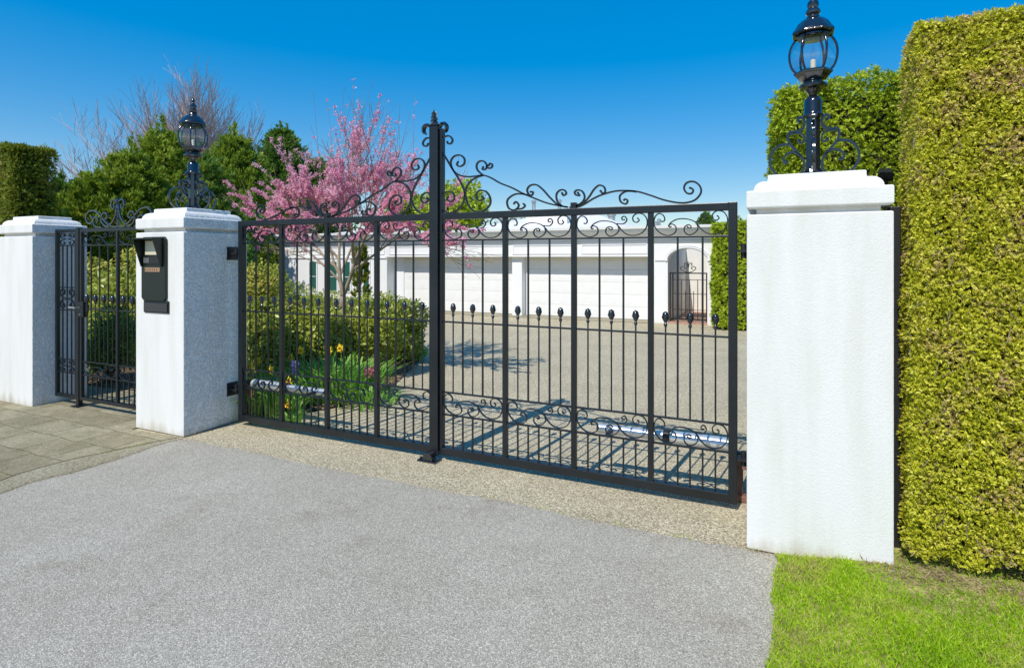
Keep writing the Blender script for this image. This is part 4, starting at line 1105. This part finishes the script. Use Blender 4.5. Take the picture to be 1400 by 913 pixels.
def conifer_mesh(name, ht, rad, n, L, W, mat, t, seed, rag=.36, foot=.0, power=.66):
    rg = np.random.RandomState(seed)
    base = WORG[t.name]
    # boughs
    nb = int(330 * ht / 4); Pl, Nl = [], []
    for i in range(nb):
        u = rg.uniform(0, 1) ** .85
        z = foot * ht + ht * (1 - foot) * u * .96
        f = (1 - z / ht) ** power
        R_ = rad * f * rg.uniform(1 - rag * 1.6, 1 + rag) + .06
        a = rg.uniform(0, 2 * math.pi)
        m = max(5, int(n * 1.5 / nb * (f + .2) * 1.3))
        s = rg.uniform(.35, 1, m) ** .6
        wid = rg.uniform(.05, .10) * rad
        lat = rg.normal(0, wid, m) * (1.5 - s * 1.15)
        rise = (.55 + .3 * rg.uniform()) * R_ * s ** 2 * .8 + rg.normal(0, .05, m) * (1.3 - s)
        x = math.cos(a) * R_ * s - math.sin(a) * lat; y = math.sin(a) * R_ * s + math.cos(a) * lat
        Pl.append(np.stack([x, y, z * .93 + rise], 1)); Nl.append(np.tile([math.cos(a) * .7, math.sin(a) * .7, .7], (m, 1)))
    # leader shoots
    for i in range(13):
        m = 22; a = rg.uniform(0, 6.28); r0 = rg.uniform(0, .55) * rad; s = rg.uniform(0, 1, m); hh = rg.uniform(.10, .2) * ht ** .6
        top = ht * (.93 - .38 * r0 / rad)
        Pl.append(np.stack([r0 * math.cos(a) + rg.normal(0, .05, m) * (1 - s), r0 * math.sin(a) + rg.normal(0, .05, m) * (1 - s), top + s * hh * 1.6 - hh * .6], 1)); Nl.append(np.tile([0, 0, 1.], (m, 1)))
    P = np.concatenate(Pl) + np.array(base); Nn = unit(np.concatenate(Nl))
    leaf_obj('crown', sprays(P, Nn, L * .85, W * .8, k=4, dirj=.5, spread=.5, nw=.7), mat, t)
    MB().tube([base + Vector((0, 0, -.02)), base + Vector((0, 0, ht * .5)), base + Vector((0, 0, ht * .95))], [rad * .09, rad * .05, .01], 8).build('trunk', M['bark'], t, smooth=True)
def conifer(px, D, pytop, rad, n, L, W, mat, label, seed, group='cypress trees behind the pillars', cat='tree', name='conifer', **kw):
    base = gnd(px, 353 + F * H / D); ht = H + (353 - pytop) / F * D
    t = thing(name, base, label, cat, group)
    conifer_mesh(name, ht, rad, n, L, W, mat, t, seed, **kw)
    return t
conifer(222, 17, 160, 1.9, 15000, .16, .035, M['cypress'], 'tallest green cypress behind the lamp of the intercom pillar', 1)
conifer(180, 15.5, 190, 1.6, 13000, .15, .033, M['cypress'], 'green cypress left of the intercom pillar lamp', 2)
conifer(130, 15, 222, 1.4, 11000, .15, .033, M['cypress'], 'short bright cypress between the small gate and the tall conifers', 3)
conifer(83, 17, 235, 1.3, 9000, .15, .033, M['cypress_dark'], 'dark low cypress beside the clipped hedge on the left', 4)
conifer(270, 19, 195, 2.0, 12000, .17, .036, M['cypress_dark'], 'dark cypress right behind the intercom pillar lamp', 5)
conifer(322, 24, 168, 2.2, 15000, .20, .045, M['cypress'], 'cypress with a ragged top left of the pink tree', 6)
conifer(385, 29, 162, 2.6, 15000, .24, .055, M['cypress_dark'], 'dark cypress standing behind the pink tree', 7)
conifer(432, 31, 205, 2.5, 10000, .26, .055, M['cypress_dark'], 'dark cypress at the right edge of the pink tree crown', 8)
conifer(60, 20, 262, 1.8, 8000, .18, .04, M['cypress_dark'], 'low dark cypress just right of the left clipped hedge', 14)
conifer(493, 17.6, 330, .26, 3500, .08, .018, M['thuja_yellow'], 'narrow columnar evergreen against the white house wall', 9, group=None, name='columnar_evergreen', rag=.15, power=.35)
conifer(966, 27, 283, .8, 4000, .16, .04, M['cypress_dark'], 'small conifer top above the roof end by the arched entry', 10, group=None)
conifer(1012, 30, 296, 1.2, 3500, .16, .04, M['cypress_dark'], 'far conifer top between the gate and the right pillar', 11, group=None)

def lumpy(name, c, r, n, L, W, mat, label, cat='shrub', group=None, k=0, nl=7, seed=0, dark=True, stems=True):
    """broad-leaved shrub: several overlapping leafy lobes"""
    rg = np.random.RandomState(seed + 100)
    t = thing(name, Vector((c[0], c[1], 0)), label, cat, group)
    lobes = []
    for i in range(nl):
        a = rg.uniform(0, 2 * math.pi); q_ = rg.uniform(0, .6)
        lobes.append((c[0] + math.cos(a) * q_ * r[0], c[1] + math.sin(a) * q_ * r[1], c[2] + rg.uniform(-.35, .45) * r[2], rg.uniform(.42, .62)))
    P, Nn = [], []
    for lx, ly, lz, s in lobes:
        m = n // nl; d = unit(rg.normal(size=(m, 3)))
        rad = (1 - np.abs(rg.normal(0, .14, m)))
        rad *= 1 + .10 * np.sin(d[:, 0] * 9 + lx * 5) * np.sin(d[:, 2] * 8 + ly)
        q_ = np.array([lx, ly, lz]) + d * np.array(r) * s * rad[:, None]
        P.append(q_); Nn.append(d)
    P = np.concatenate(P); Nn = np.concatenate(Nn); ok = P[:, 2] > .03; P, Nn = P[ok], Nn[ok]
    if k: V = sprays(P, Nn, L, W, k=k)
    else:
        D = unit(Nn * .5 + rnd3(len(P)) * .9 + np.array([0, 0, .2])); V = leaf_arrays(P, D, L * RS.uniform(.6, 1.2, len(P)), W, fold=.2, wide=.55, face=Nn + np.array([0, -.2, .4]), jit=.7)
    leaf_obj('foliage', V, mat, t)
    if stems:
        b = MB(); rp = random.Random(seed)
        for lx, ly, lz, s in lobes:
            b.tube(catmull([(c[0] + rp.uniform(-.1, .1), c[1] + rp.uniform(-.1, .1), -.01), ((c[0] + lx) / 2, (c[1] + ly) / 2, lz * .45), (lx, ly, lz)], 4), .018, 6)
            for _ in range(5):
                e = Vector((lx, ly, lz)) + Vector((rp.gauss(0, .5) * r[0] * s, rp.gauss(0, .5) * r[1] * s, rp.gauss(.2, .4) * r[2] * s))
                b.tube([(lx, ly, lz), e], .006, 4)
        b.build('stem', M['bark'], t)
    return t
def at(px, D, z): 
    r = ray(px); return (D * (CA * r - SA), D * (SA * r + CA), z)
LB = 'broad leaved shrubs in the garden bed'
shr = [ # px, D, zc, rx, ry, rz, n, mat, label
 (537, 9.5, .55, .68, .62, .52, 6500, 'rhodo', 'rounded shrub at the driveway end of the garden bed'),
 (488, 8.3, .56, .66, .5, .54, 6500, 'rhodo', 'rounded shrub behind the daffodils, under the pink tree'),
 (430, 7.9, .58, .66, .5, .56, 6500, 'rhodo', 'rounded shrub left of the daffodil clump'),
 (375, 7.6, .60, .62, .5, .62, 6500, 'rhodo', 'rounded shrub near the intercom pillar, behind the gate'),
 (505, 12.6, .50, .9, .7, .55, 4200, 'rhodo', 'back row shrub beneath the columnar evergreen'),
 (440, 12.4, .52, .9, .7, .58, 4200, 'rhodo', 'back row shrub left of the pink tree trunk'),
 (400, 12.0, .56, .9, .8, .60, 4200, 'rhodo', 'back row shrub in front of the left end of the house'),
]
for i, (px, D, zc, rx, ry, rz, n, m, lab) in enumerate(shr):
    lumpy('leafy_shrub', at(px, D, zc), (rx * 1.15, ry * 1.15, rz * 1.15), int(n * 1.05), .078, .034, M[m], lab, group=LB, seed=i)
lumpy('yellow_shrub', at(352, 7.9, 1.15), (.42, .42, .62), 3800, .06, .03, M['yellow_shrub'], 'upright yellow green shrub just right of the intercom pillar', seed=31)
lumpy('leafy_shrub', at(372, 11.5, 1.0), (.45, .4, .7), 2600, .07, .035, M['rhodo'], 'taller green shrub behind the yellow one', group=LB, seed=33)
# planting behind the pavement gate
lumpy('leafy_shrub', at(140, 9.6, 1.05), (1.0, .8, .95), 5200, .10, .042, M['yellow_shrub'], 'yellow green shrub seen through the small gate', group=LB, seed=40)
lumpy('leafy_shrub', at(182, 9.3, .95), (.9, .8, .9), 5200, .10, .042, M['rhodo'], 'green shrub seen through the small gate beside the pillar', group=LB, seed=41)
lumpy('leafy_shrub', at(105, 10.2, .9), (.9, .8, .9), 3600, .10, .042, M['rhodo'], 'dark shrub behind the leftmost pillar', group=LB, seed=42)
lumpy('leafy_shrub', at(150, 8.0, .55), (1.0, .4, .6), 5200, .07, .03, M['cypress_dark'], 'low dark shrub at the back of the path behind the small gate', group=LB, seed=43)
lumpy('leafy_shrub', at(235, 10.5, 1.3), (1.3, .9, 1.2), 4200, .10, .042, M['rhodo'], 'large shrub hidden mostly by the intercom pillar', group=LB, seed=44)
lumpy('leafy_shrub', at(330, 12.5, 1.5), (.8, .7, 1.2), 3800, .10, .042, M['cypress_dark'], 'tall dark shrub between the intercom pillar and the pink tree', group=LB, seed=45)
# broad trees behind the roof
def crown_tree(px, D, pytop, pw, mat, label, seed, n=9000):
    ztop = H + (353 - pytop) / F * D; rx = pw / F * D / 2; c = at(px, D, ztop - rx * .95)
    return lumpy('evergreen_tree', c, (rx, rx, rx * 1.1), n, .2, .06, mat, label, cat='tree', k=4, nl=11, seed=seed)
crown_tree(618, 27, 251, 120, M['thuja'], 'rounded bright green evergreen above the roof behind the centre post', 61)
crown_tree(555, 29, 262, 70, M['cypress'], 'smaller evergreen above the roof left of the centre post', 62, 6000)
lumpy('evergreen_tree', at(20, 26, 2.6), (4, 2, 2.6), 7000, .2, .06, M['cypress_dark'], 'dark evergreen mass behind the left clipped hedge', cat='tree', k=4, seed=63)
lumpy('evergreen_tree', at(262, 25, 2.4), (3.6, 2, 2.8), 9000, .2, .06, M['cypress_dark'], 'dark evergreen mass behind the cypress row', cat='tree', k=4, seed=64)
# low green clump by the bed corner
lumpy('low_plant', gnd(566, 492).to_tuple()[:2] + (.12,), (.35, .3, .16), 2600, .05, .012, M['strap'], 'low bright green clump at the corner of the bed', cat='plant', nl=5, seed=70, stems=False)

# bulbs: strap leaves and flowers
def strap_clump(b_pts, t, n, L, spread, rg):
    P = []; vs = []
    for i in range(n):
        a = rg.uniform(0, 2 * math.pi); r_ = rg.uniform(0, spread)
        p0 = Vector((b_pts[0] + math.cos(a) * r_, b_pts[1] + math.sin(a) * r_, .0))
        out = Vector((math.cos(a), math.sin(a), 0)) * rg.uniform(.15, .9); l = L * rg.uniform(.6, 1.1); w = rg.uniform(.008, .016)
        side = Vector((-math.sin(a + rg.gauss(0, .6)), math.cos(a + rg.gauss(0, .6)), 0)) * w
        pts = [p0 + Vector((0, 0, l * s)) + out * l * s * s - Vector((0, 0, l * .25 * s ** 3)) for s in (0, .33, .66, 1)]
        for k in range(3):
            w0 = 1 - .3 * k / 3; w1 = 1 - .3 * (k + 1) / 3 if k < 2 else .15
            vs += [pts[k] - side * w0, pts[k] + side * w0, pts[k + 1] + side * w1, pts[k + 1] - side * w1]
    V = np.array([tuple(v) for v in vs])
    return leaf_obj('leaves', V, M['strap'], t)
def daffodil(pos, h, face, label, group='yellow daffodils in the garden bed', nleaf=22, seed=0):
    rg = random.Random(seed)
    t = thing('daffodil', (pos[0], pos[1], .012), label, 'flower', group)
    strap_clump(pos, t, nleaf, h * .95, .10, rg)
    top = Vector((pos[0], pos[1], h)); d = Vector((math.cos(face), math.sin(face), -.1)).normalized()
    MB().tube(catmull([(pos[0], pos[1], 0), (pos[0] + .01, pos[1], h * .6), top - Vector((0, 0, .01)), top + d * .03], 4), .004, 6).build('stem', M['strap'], t)
    c = top + d * .035; s = d.orthogonal().normalized(); u = d.cross(s)
    b = MB()
    for k in range(6):
        a = k * math.pi / 3; e = s * math.cos(a) + u * math.sin(a); f = s * math.cos(a + 1.57) + u * math.sin(a + 1.57)
        b.add([c, c + e * .034 + f * .023 + d * .004, c + e * .066 - d * .004, c + e * .034 - f * .023 + d * .004], [(0, 1, 2, 3)])
    b.build('petals', M['yellow'], t, recalc=False)
    b = MB(); ring = []
    for i, (r_, l) in enumerate(((.010, 0), (.012, .012), (.014, .024), (.020, .032))):
        ring.append([c + d * l + (s * math.cos(a) + u * math.sin(a)) * r_ for a in [2 * math.pi * k / 10 for k in range(10)]])
    vs = [p for r_ in ring for p in r_]
    b.add(vs, [(i * 10 + k, i * 10 + (k + 1) % 10, i * 10 + 10 + (k + 1) % 10, i * 10 + 10 + k) for i in range(3) for k in range(10)])
    b.build('trumpet', M['orange'], t, recalc=False)
    return t
TC = -2.0
def flower_at(px, py, D): 
    z = H + (353 - py) / F * D; p = at(px, D, 0); return p, z
daf = [(413, 478, 7.3, 'upper left bloom above the strap leaves'), (455, 477, 7.4, 'tallest bloom right beside the first thick gate bar'), (466, 475, 7.5, 'bloom at the top right of the leaf clump'),
       (399, 552, 5.9, 'bloom closest to the bottom rail of the left leaf'), (402, 487, 7.2, 'bloom just above the violet hyacinth'), (339, 490, 6.9, 'bloom next to the hinge stile'), (354, 492, 7.0, 'second bloom from the hinge stile'),
       (375, 505, 6.6, 'low bloom above the silver opener'), (400, 520, 6.3, 'bloom between opener and hyacinth'), (346, 500, 6.6, 'lowest bloom near the hinge stile')]
for i, (px, py, D, lab) in enumerate(daf):
    D -= .25 if D > 6.5 else 0; p, z = flower_at(px, py, D); daffodil(p, max(.2, z), random.Random(i).uniform(-2.2, -1.0), 'yellow daffodil, ' + lab, seed=i, nleaf=26)
def hyacinth(px, py, D, mat, label, seed):
    p, z = flower_at(px, py, D); rg = random.Random(seed)
    t = thing('hyacinth', (p[0], p[1], .012), label, 'flower', 'hyacinths in the garden bed')
    strap_clump(p, t, 12, .16, .05, rg)
    zt = max(.2, z + .06)
    MB().tube([(p[0], p[1], 0), (p[0], p[1], zt)], .006, 6).build('stem', M['strap'], t)
    n = 220; zz = RS.uniform(zt - .14, zt, n); a = RS.uniform(0, 6.28, n); r_ = .028 * np.sqrt(np.clip(1 - ((zz - zt + .06) / .09) ** 2, .05, 1))
    P = np.stack([p[0] + r_ * np.cos(a), p[1] + r_ * np.sin(a), zz], 1); D_ = unit(np.stack([np.cos(a), np.sin(a), RS.normal(0, .6, n)], 1) + rnd3(n) * .6)
    leaf_obj('florets', leaf_arrays(P, D_, .02, .012), mat, t)
hyacinth(404, 500, 6.5, M['purple'], 'violet hyacinth among the daffodil leaves', 1)
hyacinth(503, 508, 6.75, M['pink'], 'pink hyacinth, left one of the pair near the bed edge', 2)
hyacinth(513, 506, 6.8, M['pink'], 'pink hyacinth, right one of the pair near the bed edge', 3)
# mass of strap leaves
rg = random.Random(77)
for i, (px, D, n, L, lab) in enumerate([(425, 7.0, 240, .34, 'left half of the strap leaf clump behind the thick bars'), (455, 7.1, 260, .38, 'middle strap leaf clump under the two daffodils'), (485, 7.2, 240, .34, 'right strap leaf clump beside the pink hyacinths'), (375, 6.6, 160, .28, 'strap leaf clump behind the silver opener'), (345, 6.5, 120, .26, 'strap leaf clump next to the hinge stile'), (505, 6.8, 90, .18, 'low strap leaf clump at the bed edge')]):
    p = at(px, D, 0); t = thing('bulb_foliage', (p[0], p[1], .012), 'bright green ' + lab, 'plant', 'clumps of strap leaves in the bed')
    strap_clump(p, t, int(n * 1.3), L * 1.65, .36, rg)
# ground litter on soil
nl = 9000; LP = []
while len(LP) < nl:
    x, y = RS.uniform(-9, -3.4), RS.uniform(4.7, 11)
    if in_poly(x, y, bedp): LP.append((x, y, .014))
LP = np.array(LP); D = unit(np.stack([RS.normal(size=nl), RS.normal(size=nl), np.abs(RS.normal(0, .3, nl))], 1))
tag(leaf_obj('leaf_litter', leaf_arrays(LP, D, RS.uniform(.02, .06, nl), .02), M['litter']), kind='stuff', label='dry leaf litter scattered on the garden soil', cat='litter')

# ---------------------------------------------------------------- light
EL = R(50.5); AZ = math.atan2(-.126, -.992)       # toward the sun
w = bpy.data.worlds.new('World'); scene.world = w; w.use_nodes = True
N = w.node_tree.nodes; Lk = w.node_tree.links
bg = N['Background']; sk = N.new('ShaderNodeTexSky'); sk.sky_type = 'NISHITA'; sk.sun_disc = False
sk.sun_elevation = EL; sk.sun_rotation = AZ; sk.air_density = 1.0; sk.dust_density = .3; sk.ozone_density = 3.0; sk.altitude = 100
hs = N.new('ShaderNodeHueSaturation'); hs.inputs['Saturation'].default_value = 2.75; hs.inputs['Value'].default_value = 1.95; hs.inputs['Hue'].default_value = .507
gm = N.new('ShaderNodeGamma'); gm.inputs['Gamma'].default_value = .42; Lk.new(sk.outputs[0], gm.inputs['Color']); Lk.new(gm.outputs[0], hs.inputs['Color']); Lk.new(hs.outputs[0], bg.inputs['Color']); bg.inputs['Strength'].default_value = .13
sd = bpy.data.lights.new('sun', 'SUN'); sd.energy = 2.95; sd.angle = R(.5); sd.color = (1, .955, .88)
so = bpy.data.objects.new('sun', sd); COL.objects.link(so)
d = Vector((.126 * math.cos(EL), .992 * math.cos(EL), -math.sin(EL)))
so.rotation_euler = d.to_track_quat('-Z', 'Y').to_euler(); so.location = (0, -5, 10)

# ---------------------------------------------------------------- camera
cd = bpy.data.cameras.new('camera'); cam = bpy.data.objects.new('camera', cd); COL.objects.link(cam); scene.camera = cam
cd.sensor_width = 36; cd.lens = F / 1400 * 36; cd.shift_y = -(456.5 - 353) / 1400; cd.clip_end = 2000; cd.clip_start = .05
cam.location = (0, 0, H); cam.rotation_euler = (R(90), 0, math.atan2(SA, CA))
scene.view_settings.view_transform = 'Standard'; scene.view_settings.look = 'None'; scene.view_settings.exposure = .6; scene.view_settings.gamma = 1
scene.render.engine = 'CYCLES'
scene.cycles.max_bounces = 8; scene.cycles.transparent_max_bounces = 12
